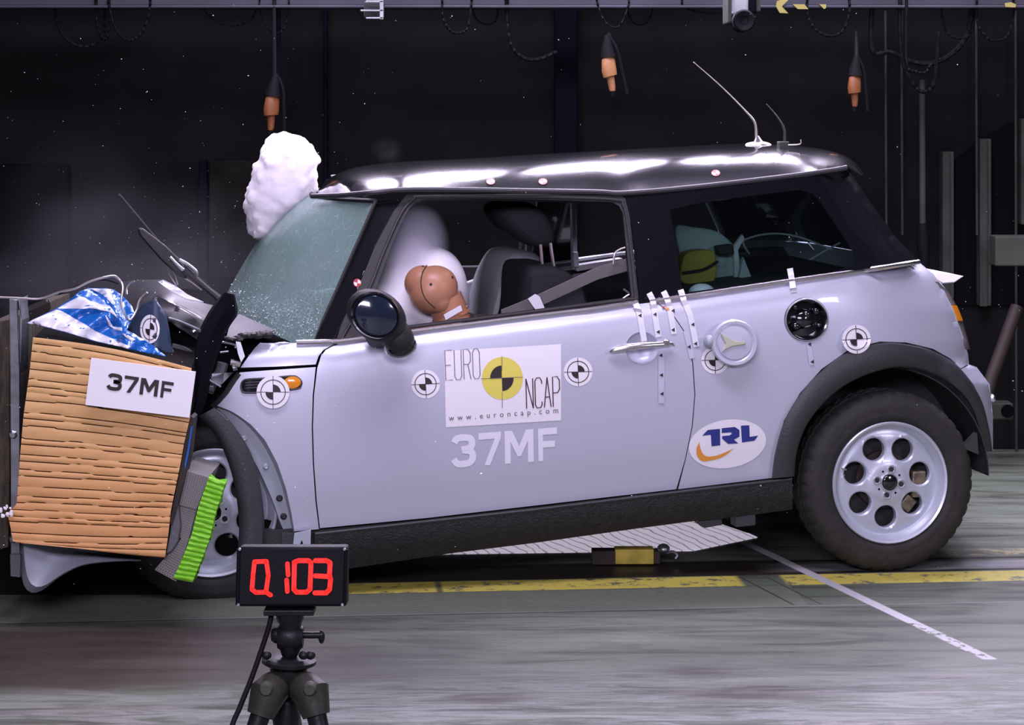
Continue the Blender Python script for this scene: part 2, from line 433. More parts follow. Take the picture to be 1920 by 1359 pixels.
def wall_material():
    m = bpy.data.materials.new('dark_painted_wall'); m.use_nodes = True; k = NT(m)
    n = k.noise(k.mapping((1.2, 1, 2.2)), 1.5, 6, .6)
    c = k.ramp(n, [(.3, (.0040, .0042, .0046, 1)), (.7, (.0100, .0098, .0094, 1))])
    k.l(c, k.b.inputs['Base Color']); k.b.inputs['Roughness'].default_value = .85; k.b.inputs['Specular IOR Level'].default_value = .12
    return m
def clad_material():                       # tan cladding with fold lines between the pressed honeycomb layers
    m = bpy.data.materials.new('tan_cladding'); m.use_nodes = True; k = NT(m)
    n = k.noise(k.mapping((2, 2, 9)), 4, 6, .65)
    c = k.ramp(n, [(.3, (.56, .30, .11, 1)), (.55, (.66, .40, .16, 1)), (.75, (.70, .46, .20, 1))])
    tc = k.n('ShaderNodeTexCoord'); sp = k.n('ShaderNodeSeparateXYZ'); k.l(tc.outputs['Object'], sp.inputs[0])
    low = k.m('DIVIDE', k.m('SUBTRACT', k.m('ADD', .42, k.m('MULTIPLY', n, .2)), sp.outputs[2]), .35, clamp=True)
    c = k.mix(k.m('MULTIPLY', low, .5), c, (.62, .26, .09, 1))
    k.l(c, k.b.inputs['Base Color']); k.b.inputs['Roughness'].default_value = .6
    return m
def glass_cracked():
    m = bpy.data.materials.new('shattered_laminated_glass'); m.use_nodes = True; k = NT(m)
    vec = k.mapping((1, 1, 1)); 
    vo = k.n('ShaderNodeTexVoronoi', feature='DISTANCE_TO_EDGE'); vo.inputs['Scale'].default_value = 60; k.l(vec, vo.inputs['Vector'])
    fine = k.ramp(vo.outputs['Distance'], [(.0, g1(1)), (.05, g1(0))])
    # long cracks running up the screen
    st = k.mapping((26, 26, 5), (0, radians(-36), radians(0)))
    v2 = k.n('ShaderNodeTexVoronoi', feature='DISTANCE_TO_EDGE'); v2.inputs['Scale'].default_value = 1.3; k.l(st, v2.inputs['Vector'])
    lng = k.ramp(v2.outputs['Distance'], [(.0, g1(1)), (.022, g1(0))])
    tc = k.n('ShaderNodeTexCoord'); sp = k.n('ShaderNodeSeparateXYZ'); k.l(tc.outputs['Object'], sp.inputs[0])
    low = k.m('DIVIDE', k.m('SUBTRACT', 1.05, sp.outputs[2]), .16, clamp=True)     # crushed more along the bottom edge
    patch = k.ramp(k.noise(vec, 14, 5, .7), [(.42, g1(0)), (.62, g1(1))])
    ck = k.m('ADD', k.m('MULTIPLY', k.m('MULTIPLY', fine, patch), k.m('ADD', k.m('MULTIPLY', low, .9), .12)), k.m('MULTIPLY', lng, k.m('MULTIPLY', patch, .5)), clamp=True)
    col = k.mix(ck, k.mix(k.noise(vec, 5, 4, .6), (.18, .29, .25, 1), (.29, .40, .39, 1)), (.66, .78, .80, 1))
    k.l(col, k.b.inputs['Base Color']); k.b.inputs['Roughness'].default_value = .22
    tr = k.n('ShaderNodeBsdfTransparent'); tr.inputs[0].default_value = (.55, .75, .68, 1)
    mx = k.n('ShaderNodeMixShader'); k.l(k.m('MULTIPLY', k.m('SUBTRACT', 1, ck), .30), mx.inputs[0])
    k.l(k.b.outputs[0], mx.inputs[1]); k.l(tr.outputs[0], mx.inputs[2])
    out = m.node_tree.nodes['Material Output']; k.l(mx.outputs[0], out.inputs[0])
    bp = k.n('ShaderNodeBump'); bp.inputs['Strength'].default_value = .5; bp.inputs['Distance'].default_value = .004
    k.l(ck, bp.inputs['Height']); k.l(bp.outputs[0], k.b.inputs['Normal'])
    return m
def tinted(name, col, amount, rough=.04, spec=.12):
    m = bpy.data.materials.new(name); m.use_nodes = True; k = NT(m)
    k.b.inputs['Base Color'].default_value = (.004, .005, .006, 1); k.b.inputs['Roughness'].default_value = rough; k.b.inputs['Specular IOR Level'].default_value = spec
    tr = k.n('ShaderNodeBsdfTransparent'); tr.inputs[0].default_value = col
    mx = k.n('ShaderNodeMixShader'); mx.inputs[0].default_value = amount
    k.l(k.b.outputs[0], mx.inputs[1]); k.l(tr.outputs[0], mx.inputs[2])
    k.l(mx.outputs[0], m.node_tree.nodes['Material Output'].inputs[0]); return m
def smoke(name, dens_, scale=4, lo=.42, hi=.7, col=(.8, .8, .88, 1), power=1.5):
    """volume: noise times a fall-off towards the edge of the object's bounding ellipsoid"""
    m = bpy.data.materials.new(name); m.use_nodes = True; nt = m.node_tree; nt.nodes.clear(); k = NT(m)
    out = k.n('ShaderNodeOutputMaterial'); pv = k.n('ShaderNodeVolumePrincipled'); pv.inputs['Color'].default_value = col
    tc = k.n('ShaderNodeTexCoord'); sub = k.n('ShaderNodeVectorMath', operation='SUBTRACT'); k.l(tc.outputs['Generated'], sub.inputs[0]); sub.inputs[1].default_value = (.5, .5, .5)
    ln = k.n('ShaderNodeVectorMath', operation='LENGTH'); k.l(sub.outputs[0], ln.inputs[0])
    fall = k.m('POWER', k.m('MULTIPLY', k.m('SUBTRACT', .5, ln.outputs['Value'], clamp=True), 2), power)
    nz = k.ramp(k.noise(k.mapping((1, 1, 1)), scale, 4, .6), [(lo, g1(0)), (hi, g1(1))])
    k.l(k.m('MULTIPLY', k.m('MULTIPLY', fall, nz), dens_), pv.inputs['Density']); k.l(pv.outputs[0], out.inputs['Volume'])
    return m
M['floor'] = floor_material(); M['wall'] = wall_material(); M['clad'] = clad_material(); M['cracked'] = glass_cracked()
M['tint'] = tinted('tinted_quarter_glass', (.62, .80, .76, 1), .72)
M['clearplastic'] = tinted('clear_plastic', (.8, .8, .82, 1), .6, .1)
M['wallpost'] = mat('pale_grey_post', (.045, .05, .042), .8, spec=.15, var=.3, vscale=6, bump=.1)
M['cabinetdark'] = mat('very_dark_cabinet_paint', (.007, .0065, .0055), .8, spec=.1, var=.6, vscale=10)
M['springplate'] = mat('pale_spring_plate', srgb(186, 188, 166), .5)
M['darkpost'] = mat('dark_steel_post', (.0014, .0019, .0070), .8, spec=.1)
M['cable'] = mat('black_cable', (.003, .003, .005), .7, spec=.15)
M['plug'] = mat('orange_socket_plastic', srgb(128, 76, 38), .55, var=.2, vscale=9)
M['railm'] = mat('greyblue_beam_paint', (.035, .035, .05), .6, var=.3, vscale=3)
M['rust'] = mat('rusty_brown_tube', (.022, .013, .009), .7, var=.4, vscale=9)
M['greybox'] = mat('olive_grey_box', (.045, .05, .036), .7, var=.25, vscale=7)
M['hazard'] = mat('hazard_yellow', (.34, .30, .08), .7)
M['camwhite'] = mat('pale_camera_case', (.33, .36, .37), .5, var=.2, vscale=20)
M['led'] = mat('red_display', (.3, .0, .0), .4, emit=(1, .016, .008, 1), es=1.7)
M['housing'] = mat('display_housing', (.003, .003, .005), .5, spec=.12, bump=.05, bscale=60)
M['iron'] = mat('tripod_casting', (.009, .009, .011), .42, .2, spec=.25, bump=.3, bscale=30)
M['olive'] = mat('olive_dark_leg', (.022, .022, .016), .5, .2, bump=.3, bscale=25)
M['wood'] = mat('dark_stained_beam', (.05, .038, .022), .8, var=.6, vscale=14, stretch=(6, 6, 1), bump=.4)
M['comb'] = mat('grey_honeycomb', (.24, .23, .22), .5, .4)
M['coredark'] = mat('black_core', (.008, .007, .007), .9, spec=.03)
M['combedge'] = mat('dark_honeycomb_cell', (.05, .045, .045), .7)
M['green'] = mat('lime_green_foil', srgb(126, 200, 44), .6, bump=.2, bscale=24, stretch=(1, 1, 4))
M['bluefoil'] = mat('blue_sheet', srgb(22, 96, 176), .3, .1, coat=.5, bump=.1, bscale=7)
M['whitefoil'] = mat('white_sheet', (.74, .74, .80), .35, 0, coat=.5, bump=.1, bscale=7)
M['greysheet'] = mat('dark_grey_crumpled_panel', (.038, .038, .042), .45, .1, coat=.12, bump=.2, bscale=6)
M['greysheet2'] = mat('mid_grey_crumpled_panel', (.10, .10, .11), .6, 0, bump=.2, bscale=6)
M['bluegrey'] = mat('blue_grey_torn_panel', (.035, .055, .10), .4, .1, coat=.3)
M['navyrubber'] = mat('dark_navy_rubber', (.0022, .0022, .006), .85, spec=.15, bump=.1, bscale=60)
M['gold'] = mat('plated_caliper', (.20, .17, .12), .45, .6, bump=.5, bscale=40, var=.4, vscale=30)
M['yellowpad'] = mat('ochre_yellow_padding', (.50, .36, .04), .6)
M['shell'] = mat('pale_child_seat_shell', (.42, .50, .50), .5)
M['yellowbox'] = mat('yellow_trolley_plate', (.42, .33, .04), .6, var=.3, vscale=20)
M['red'] = mat('red_marker', (.45, .03, .03), .5)
M['wire'] = mat('silvery_wire', (.55, .52, .5), .35, .8)
M['mirrorglass'] = mat('mirror_back', (.012, .018, .035), .12, 0, coat=1)
M['glasschip'] = mat('glass_crumbs', (.8, .85, .85), .3)
M['taillens'] = mat('tail_lamp_lens', (.25, .22, .22), .15, .2, coat=1)
# ---------------------------------------------------------------- setting
def struct(o): o['kind'] = 'structure'; return o
o = struct(mk('floor', [(-5, 1.0, 0), (6, 1.0, 0), (6, 12, 0), (-5, 12, 0)], [(0, 1, 2, 3)], M['floor'], smooth=False, face=(0, 0, 1)))
# keep the floor's object space equal to the world's
for v in o.data.vertices: v.co += o.location
o.location = (0, 0, 0)
WY = 9.75
g = G(); g.box((.5, WY + .06, 3.1), (11, .12, 6.2))
struct(g.obj('wall_back', M['wall'], smooth=False))
g = G(); g.box((.5, WY + .3, 6.25), (11.4, 22, .1)); struct(g.obj('ceiling', M['wall'], smooth=False))
# grey-blue beam along the top, cable runs hang from it
g = G()
yb = WY - .45; a = px(-60, -40, yb); b_ = px(1990, 12, yb)
g.box(((a.x + b_.x) / 2, yb, (a.z + b_.z) / 2), (b_.x - a.x, .16, a.z - b_.z), mi=0)
g.box(((a.x + b_.x) / 2, yb, b_.z - .006), (b_.x - a.x, .24, .012), mi=0)
tag(g.obj('cable_beam', M['railm'], smooth=False, bevel=.004), 'grey blue steel beam across the top of the hall, cables hanging from it', 'beam')
def panel(name, u0, v0, u1, v1, Y, th, m, label, cat, par=None, bev=.006, group=None):
    a = px(u0, v0, Y); b = px(u1, v1, Y); g = G()
    g.box(((a.x + b.x) / 2, Y + th / 2, (a.z + b.z) / 2), (b.x - a.x, th, a.z - b.z))
    o = g.obj(name, m, par, smooth=False, bevel=bev)
    if par is None: tag(o, label, cat, group)
    return o
def to_floor(Y): return HV + H * F / Y
yw = WY - .02
# wide dark column and thinner posts
panel('steel_column', 1040, -60, 1084, to_floor(9.6), 9.6, .14, M['darkpost'], 'wide dark blue steel column rising behind the middle of the car roof', 'column')
panel('steel_post', 606, -60, 614, to_floor(9.66), 9.66, .03, M['darkpost'], 'thin dark vertical pipe on the wall above the white gas cloud', 'pipe')
panel('steel_post', 372, 300, 388, to_floor(9.6), 9.6, .04, M['darkpost'], 'narrow dark blue post on the wall left of the white gas cloud', 'post')
panel('thin_post', 56, 395, 63, 560, 9.62, .03, M['wallpost'], 'thin pale grey post near the left edge above the barrier', 'post')
for u0, u1, v0, v1, lab in ((1764, 1788, 284, 560, 'pale grey upright post behind the car tail, left one of the pair'),
                            (1834, 1858, 260, 573, 'pale grey upright post right of the car tail, beside the dark bay'),
                            (1911, 1926, 222, 420, 'pale grey upright post cut by the right edge')):
    r = empty('upright_post', px((u0 + u1) / 2, v1, 9.7), lab, 'post', 'pale posts at the right wall')
    a = px(u0, v0, 9.7); b = px(u1, v1, 9.7); w = b.x - a.x; cx = (a.x + b.x) / 2
    g = G(); g.box((a.x + w * .3, 9.7, (a.z + b.z) / 2), (w * .58, .08, a.z - b.z)); g.obj('web', M['wallpost'], r, smooth=False, bevel=.003)
    g = G(); g.box((a.x + w * .8, 9.72, (a.z + b.z) / 2), (w * .38, .06, a.z - b.z)); g.obj('flange', M['greybox'], r, smooth=False, bevel=.003)
# dark open bay behind the posts
a = px(1792, 250, 9.66); b = px(1925, 570, 9.66)
g = G(); g.prism([(1790, 300), (1835, 262), (1925, 215), (1925, 572), (1790, 572)], lambda p: px(p[0], p[1], 9.74), lambda p: px(p[0], p[1], 9.76))
tag(g.obj('dark_doorway', M['dark'], smooth=False), 'dark open bay in the wall behind the pale posts', 'opening')
panel('wall_cabinet', -10, 308, 125, 560, 9.6, .1, M['dark'], 'black wall cabinet behind the barrier at the left edge', 'cabinet')
panel('equipment_cabinet', 392, 300, 520, 520, 9.58, .12, M['cabinetdark'], 'dark equipment cabinet behind the white gas cloud', 'cabinet')
panel('junction_box', 1866, 443, 1935, 499, 9.42, .12, M['greybox'], 'olive grey junction box at the right edge, between posts', 'box')
r = empty('wall_bracket', px(1885, 790, 9.45), 'grey bracket with a dark round hole at the right wall, low behind the bumper', 'bracket')
panel('plate', 1858, 756, 1900, 787, 9.45, .1, M['greybox'], None, None, r)
g = G(); c = px(1890, 771, 9.44); g.lathe([(0, 0), (.028, 0), (.03, .02)], c, (0, 1, 0), 20); g.obj('hole_cap', M['dark'], r)
g = G(); g.tube([px(1907, 575, 9.4), px(1860, 705, 9.3), px(1842, 770, 9.25)], .030, 10)
tag(g.obj('brace_tube', M['rust']), 'rusty brown slanting tube leaning at the right wall behind the car tail', 'tube')
for u in (1660, 1690, 1830, 1904):
    g = G(); g.tube([px(u, 20, 9.68), px(u + 2, to_floor(9.68) if u > 1850 else 440, 9.68)], .006, 6)
    tag(g.obj('wall_conduit', M['wallpost']), {1660: 'faint thin conduit left of the big cable bundle at top right', 1690: 'thin conduit right behind the cable bundle at top right', 1830: 'thin conduit above the pale post right of the car tail', 1904: 'thin conduit nearest the right edge'}[u], 'conduit', 'thin conduits on the right wall')
# pipe with a dark plug end, right behind the tailgate
r = empty('drop_pipe', px(1731, 500, 9.5), 'vertical pipe with a black socket end hanging right behind the rear window', 'pipe')
g = G(); g.tube([px(1729, 150, 9.55), px(1730, 425, 9.5)], .014, 10); g.obj('pipe', M['wallpost'], r)
g = G(); g.tube([px(1730, 418, 9.5), px(1731, 445, 9.5), px(1733, 500, 9.5)], [.02, .032, .024], 12); g.obj('socket', M['cable'], r)
# hazard chevrons on the beam
r = empty('hazard_strip', px(1500, 25, yb - .1), 'yellow chevron strip on the beam at the top right', 'sign')
for k, pts in enumerate((((1457, 2), (1468, -2), (1478, 0), (1466, 12), (1478, 25), (1462, 24), (1455, 12)), ((1486, 8), (1508, 8), (1516, 17), (1496, 17)), ((1536, 8), (1549, 8), (1549, 15), (1545, 17)))):
    g = G(); g.py(pts, yb - .13, .01); g.obj('chevron', M['hazard'], r, smooth=False)
r = empty('hazard_mark', px(1895, 10, yb - .1), 'small yellow painted mark on the beam at the top right corner', 'sign')
g = G(); g.py([(1884, 6), (1895, 4), (1905, 8), (1904, 14), (1885, 13)], yb - .13, .01); g.obj('chevron', M['hazard'], r, smooth=False)
# ceiling film camera
r = empty('ceiling_camera', px(1395, 55, 8.6), 'pale cased film camera with a round black lens hanging at the top, right of middle', 'camera')
panel('housing', 1366, -30, 1404, 30, 8.6, .16, M['camwhite'], None, None, r, .01)
panel('side_plate', 1365, -30, 1372, 43, 8.55, .22, M['wallpost'], None, None, r)
panel('side_plate', 1421, -30, 1426, 22, 8.55, .22, M['wallpost'], None, None, r)
panel('motor_box', 1404, -30, 1420, 24, 8.6, .14, M['darkpost'], None, None, r)
g = G(); g.lathe([(0, -.02), (.016, -.022), (.018, -.03), (.038, -.035), (.044, -.03), (.044, .10)], px(1394, 39, 8.5), (0, 1, 0), 32); g.obj('lens', M['housing'], r)
# small camera at the top left of the column
r = empty('ceiling_camera', px(700, 38, 9.0), 'small silvery camera box clipped to the beam above the car windshield', 'camera')
panel('housing', 682, 2, 718, 34, 9.0, .1, M['interior'], None, None, r, .008)
for v in (3, 20, 34): panel('edge_strip', 676 if v == 20 else 686, v - 2, 718, v + 1, 8.97, .02, M['camwhite'], None, None, r, .001)
panel('edge_strip', 712, 0, 718, 36, 8.97, .02, M['camwhite'], None, None, r, .001)
# hanging cables
cabs = [([(104, 10), (108, 45), (128, 76), (160, 88), (190, 72), (196, 40), (197, 8)], 3.2, 'loop of black cable nearest the left at the top'),
        ([(180, 8), (182, 45), (192, 70), (202, 68), (206, 30), (204, 8)], 3.0, 'tight narrow loop of cable between the two left loops'),
        ([(205, 12), (215, 50), (235, 74), (255, 72), (272, 50), (281, 14)], 2.6, 'second black cable loop from the left at the top'),
        ([(382, 16), (405, 40), (440, 48), (468, 38), (482, 14)], 1.8, 'shallow thin cable loop left of the long hanging pendant'),
        ([(487, 18), (500, 50), (515, 62), (532, 54), (541, 18)], 1.6, 'thin cable loop crossing the long hanging pendant'),
        ([(829, 2), (831, 35), (845, 58), (862, 62), (878, 50), (884, 5)], 2.4, 'cable loop above the front door window, left one'),
        ([(884, 5), (892, 34), (910, 45), (930, 38), (934, 5)], 2.0, 'smaller cable loop above the front door window'),
        ([(950, 0), (951, 45), (960, 88), (985, 110), (1012, 111), (1042, 98)], 4.2, 'thick black cable drooping towards the dark column'),
        ([(1120, 6), (1135, 42), (1160, 50), (1178, 12)], 2.0, 'tangled cable loop above the pale orange socket'),
        ([(1178, 25), (1190, 44), (1210, 44), (1222, 24)], 1.6, 'small cable loop right of the pale orange socket'),
        ([(1280, 10), (1300, 20), (1330, 24), (1362, 22)], 1.8, 'thin cable running to the ceiling camera'),
        ([(1514, 26), (1528, 54), (1552, 67), (1578, 60), (1592, 26)], 2.6, 'cable loop right of the yellow chevrons'),
        ([(1636, 94), (1670, 98), (1710, 116), (1752, 118), (1790, 96), (1812, 66), (1822, 20)], 5.0, 'thick black cable bundle sagging across the top right'),
        ([(1688, 60), (1694, 120), (1715, 162), (1735, 172), (1752, 150), (1760, 60)], 3.8, 'deep loop of black cable under the sagging bundle'),
        ([(1700, 116), (1716, 134), (1735, 136), (1745, 120)], 3.0, 'short inner cable loop under the sagging bundle'),
        ([(1765, 20), (1775, 60), (1800, 72), (1822, 60), (1828, 20)], 2.2, 'thin cable loop above the bundle near the right edge'),
        ([(1832, 40), (1850, 70), (1870, 76), (1890, 66), (1900, 30)], 2.4, 'cable loop nearest the right edge')]
for k, (p, w, lab) in enumerate(cabs):
    Y = yb - .06 - .03 * (k % 3); g = G()
    pts = [px(u, v, Y) for u, v in p]; pts = [px(p[0][0], -6, Y)] + pts
    if p[-1][1] < 45: pts.append(px(p[-1][0], -6, Y))
    g.tube([q + Vector((0, .004 * sin(i * 2.1), 0)) for i, q in enumerate(spl(pts, 8))], w * Y / F, 7)
    tag(g.obj('hanging_cable', M['cable']), lab, 'cable', 'cables looped under the beam')
def pendant(u, vtop, v0, tilt, scale, colm, lab, Y=9.1):
    """hanging crane socket: cable, black gland, orange body with tapered nose, black tip"""
    r = empty('pendant_socket', px(u, v0 + 80 * scale, Y), lab, 'socket', 'orange sockets hanging from cables')
    s = scale * Y / F
    def q(x, y): return px(u, v0, Y) + Vector((x * cos(tilt) + y * sin(tilt), 0, -y * cos(tilt) + x * sin(tilt))) * s
    g = G(); g.tube([px(u + 2, vtop, Y + .1), px(u + 3, v0 - 30, Y), q(0, -22)], [.008, .010, .012], 8); g.obj('cable', M['cable'], r)
    g = G(); g.tube([q(2, -40), q(0, -18), q(0, 2)], [.012, .024 * scale, .034 * scale], 10); g.obj('gland', M['cable'], r)
    g = G(); g.tube([q(0, 0), q(0, 6), q(0, 28), q(1, 38), q(2, 40)], [9 * s, 14 * s, 16 * s, 15 * s, 8 * s], 12, flat=.8)
    g.tube([q(1, 38), q(3, 60), q(3, 68)], [8 * s, 6.5 * s, 5 * s], 10); g.obj('body', colm, r)
    g = G(); g.tube([q(3, 66), q(3, 76)], [6 * s, 5 * s], 10); g.obj('tip', M['cable'], r)
    g = G(); g.tube(spl([q(6, -35), q(18, -8), q(24, 30), q(30, 74)], 5), 3.5 * s, 7); g.obj('side_cable', M['cable'], r)
    return r
pendant(512, -6, 178, -.12, 1.0, M['plug'], 'dull orange socket on a long black cable at upper left, above the gas cloud')
g = G(); g.box(px(519, 70, 9.25), (.03, .03, 170 * 9.25 / F)); tag(g.obj('hanger_rail', M['darkpost'], smooth=False), 'dark flat rail behind the cable of the left socket', 'rail')
M['plug2'] = mat('pale_orange_socket', srgb(168, 118, 74), .55, var=.2, vscale=9)
pendant(1140, 62, 105, .08, 1.0, M['plug2'], 'pale orange socket hanging right of the dark column')
pendant(1603, 60, 140, -.05, .9, M['plug'], 'dull orange forked socket hanging left of the cable bundle at upper right')
# ---------------------------------------------------------------- crashed hatchback
BELT = [(380, 668), (440, 655), (555, 642), (640, 640), (780, 620), (1000, 593), (1200, 567), (1480, 527), (1722, 492), (1880, 470)]
SILL = [(380, 1040), (599, 995), (800, 973), (1000, 950), (1268, 919), (1485, 897), (1880, 850)]
XS = [(470, 1700), (490, 1722), (515, 1752), (580, 1788), (640, 1809), (683, 1817), (686, 1830), (720, 1856), (780, 1862), (850, 1862)]
XSG = [(300, 1575), (318, 1592), (375, 1630), (440, 1676), (492, 1724)]
QP = [(-.12, .062), (0, .048), (.05, .022), (.12, .006), (.3, -.004), (.5, -.002), (.75, .012), (.92, .030), (1.1, .05)]
def side(u, v):
    vb = interp(BELT, u); vs = interp(SILL, u)
    if v < vb:
        d = .05 + .16 * (vb - v) / 235
        xs = interp(XSG, v); t = min(max((u - (xs - 100)) / 100, 0), 1); d += .14 * (1 - sqrt(1 - t * t))
        return d
    d = sinterp(QP, (v - vb) / (vs - vb))
    w = 250; xs = interp(XS, v); t = min(max((u - (xs - w)) / w, 0), 1); d += .24 * (1 - sqrt(max(1 - t * t, 0)))
    if u < 597: d += .07 * ((597 - u) / 200) ** 2
    return d
def onc(u, v, off=.0): return car(u, v, side(u, v) - off)
CAR = empty('hatchback_car', gnd(1080, 1030), 'silver small hatchback with black roof, nose crushed into the barrier, rear raised', 'car')
TOCAM = (-.1, -1, .1)
def skin(name, poly, m, par=CAR, step=13, holes=(), off=0, solid=.006, far=None, fdir=TOCAM, fn=None):
    v2, f = fill(poly, step, holes); fn = fn or (lambda p: onc(p[0], p[1], off))
    vs = [fn(p) for p in v2]
    o = mk(name, vs, f, m, par, face=fdir, solid=solid)
    if far:
        mv = [mirror(p) for p in vs]
        mk(far[0], mv, f, far[1], par, face=(.2, 1, .1), solid=solid)
    return o
# --- panels
shut_f = [(640, 642), (624, 649), (611, 656), (602, 667), (595, 690), (589, 740), (587, 800), (589, 870), (594, 940), (600, 989)]
shut_r = [(1228, 566), (1262, 592), (1285, 626), (1298, 680), (1302, 740), (1297, 800), (1284, 862), (1268, 917)]
REC = circ(1205, 653, 47 * .98, 33, 36, -.1)
REC = circ(1204, 653, 31, 31, 36)
door_poly = [(640, 643), (700, 634), (780, 623), (1000, 595), (1228, 566)] + shut_r[1:] + [(1000, 948), (800, 971), (600, 990)] + shut_f[::-1][1:-1]
DOOR = skin('door', door_poly, M['silver'], holes=[REC], far=('far_door', M['interior']))
fend = [(450, 698), (520, 693), (592, 688)] + [(u - 2.5, v) for u, v in shut_f[5:]] + [(598, 992), (552, 996), (546, 960), (536, 915), (520, 868), (497, 825), (470, 795), (437, 772), (402, 758)]
skin('fender', fend, M['silver'], step=11, far=('far_fender', M['silver_in']))
# flange of the wheel arch where the trim tore away
fl_o = spl([(402, 759), (437, 773), (470, 796), (497, 826), (520, 869), (536, 916), (546, 961), (552, 997)], 5)
fl_i = spl([(402, 762), (425, 782), (448, 812), (466, 845), (489, 888), (512, 940), (524, 975), (534, 998)], 5)
A_, B_ = resample(fl_o, 30), resample(fl_i, 30)
rows = [[onc(a.x, a.y, -.001 + 0) for a in A_], [onc(a.x * .8 + b.x * .2, a.y * .8 + b.y * .2, -.028) for a, b in zip(A_, B_)], [onc(b.x, b.y, -.03) for b in B_], [onc(b.x - 2, b.y, -.055) for b in B_]]
v, f = grid(rows); FL = mk('arch_flange', v, f, M['silver_in'], CAR, face=TOCAM, solid=.003)
for (cu, cv) in ((458, 822), (499, 875), (524, 934), (532, 968)):
    g = G(); c = onc(cu, cv, -.026); g.lathe([(0, -.004), (.0055, -.005), (.0075, -.002), (.011, .001)], c, N, 16); g.obj('flange_bolt', M['silver_in'] if cv < 900 else M['interior'], CAR)
# bonnet side left standing behind the crush
skin('scuttle_panel', [(451, 689), (463, 672), (478, 652), (487, 643), (560, 643), (636, 641), (618, 649), (605, 657), (597, 668), (592, 683), (520, 687)], M['silver'], step=9)
g = G(); g.tube([onc(453, 692, -.01), onc(520, 690, -.008), onc(593, 684, -.006)], .0035, 6); g.obj('panel_gap', M['dark'], CAR)
FUELC = circ(1512, 599, 40, 41, 40)
quart = [(1232, 566), (1300, 556), (1480, 529), (1724, 493), (1752, 515), (1771, 546), (1788, 580), (1800, 612), (1809, 640), (1815, 664), (1817, 682), (1802, 690),
         (1782, 672), (1750, 654), (1700, 642), (1650, 640), (1592, 655), (1540, 692), (1500, 737), (1470, 788), (1453, 850), (1447, 896), (1272, 917),
         (1286, 862), (1299, 800), (1304, 740), (1300, 680), (1287, 626), (1264, 592)]
skin('quarter_panel', quart, M['silver'], step=9, holes=[FUELC], far=('far_quarter_panel', M['silver_in']))
bump = [(1802, 692), (1818, 684), (1832, 692), (1849, 711), (1857, 738), (1861, 770), (1861, 846), (1856, 812), (1846, 766), (1826, 721)]
skin('rear_bumper', bump, M['silver'], step=6)
# rear end: hatch, lower panel
tv = [(318, 0), (375, 0), (440, 0), (486, 0)]
def endp(v_): return onc(interp(XSG if v_ < 490 else XS, v_), v_)
rows = []
for v_ in list(range(318, 492, 12)) + [491]:
    p = car(interp(XSG, v_), v_, .05 + .16 * (492 - v_) / 235 + .14)
    rows.append([p.lerp(mirror(p), w / 12) + E * .012 * sin(pi * w / 12) for w in range(13)])
v, f = grid(rows); mk('hatch_glass', v, f, M['black_gloss'], CAR, face=(1, 0, .3), solid=.006)
rows = []
for v_ in [492, 515, 545, 580, 610, 640, 665, 683, 688, 720, 780, 846]:
    p = onc(interp(XS, v_) - .5, v_)
    rows.append([p.lerp(mirror(p), w / 12) + E * .012 * sin(pi * w / 12) for w in range(13)])
v, f = grid(rows); mk('tailgate', v, f, M['silver'], CAR, face=(1, 0, 0), solid=.006)
# belt mouldings
g = G(); g.tube([onc(u, v, .012) for u, v in spl([(556, 642), (600, 641), (640, 639), (700, 631), (780, 620), (890, 606), (1000, 592), (1110, 579), (1196, 567)], 5)], .0085, 8, flat=1.0)
g.obj('belt_moulding', M['chrome'], CAR)
g = G(); g.tube([onc(u, v, .012) for u, v in spl([(1218, 565), (1300, 554), (1480, 527), (1600, 510), (1722, 491)], 6)], .0085, 8); g.obj('belt_moulding', M['chrome'], CAR)
g = G(); g.tube([onc(u, v - 8, .004) for u, v in spl([(700, 631), (780, 620), (1000, 592), (1196, 567)], 8)], .007, 8); g.obj('window_seal', M['black'], CAR)
g = G(); g.tube([mirror(onc(u, v, .0)) for u, v in spl([(560, 641), (700, 631), (780, 620), (1000, 592), (1200, 566), (1480, 527), (1722, 491)], 4)], .014, 8); g.obj('far_belt_rail', M['steel'], CAR)
# --- greenhouse
skin('a_pillar', [(703, 375), (762, 366), (737, 395), (702, 460), (667, 545), (642, 600), (628, 637), (590, 638)], M['black_gloss'], step=10, solid=.03, far=('far_pillar', M['black']))
opening = [(800, 372), (900, 372), (1000, 374), (1148, 379), (1161, 386), (1168, 400), (1172, 440), (1185, 563), (1000, 587), (782, 614), (680, 628), (690, 590), (703, 545), (735, 457), (757, 410), (767, 392), (780, 379)]
frame = [(762, 364), (1000, 361), (1158, 365), (1172, 371), (1180, 400), (1198, 566), (1000, 592), (780, 619), (630, 638), (644, 600), (669, 545), (704, 460), (739, 395)]
skin('door_frame', frame, M['black'], step=9, holes=[opening], solid=.022, far=('far_door_frame', M['black']))
g = G(); g.tube([onc(u, v, .006) for u, v in spl([(640, 636), (690, 545), (720, 470), (752, 400), (775, 374), (800, 368), (1000, 369), (1150, 374), (1168, 384), (1175, 410), (1184, 480), (1193, 566)], 6)], .005, 7)
g.obj('frame_seal', M['trim'], CAR)
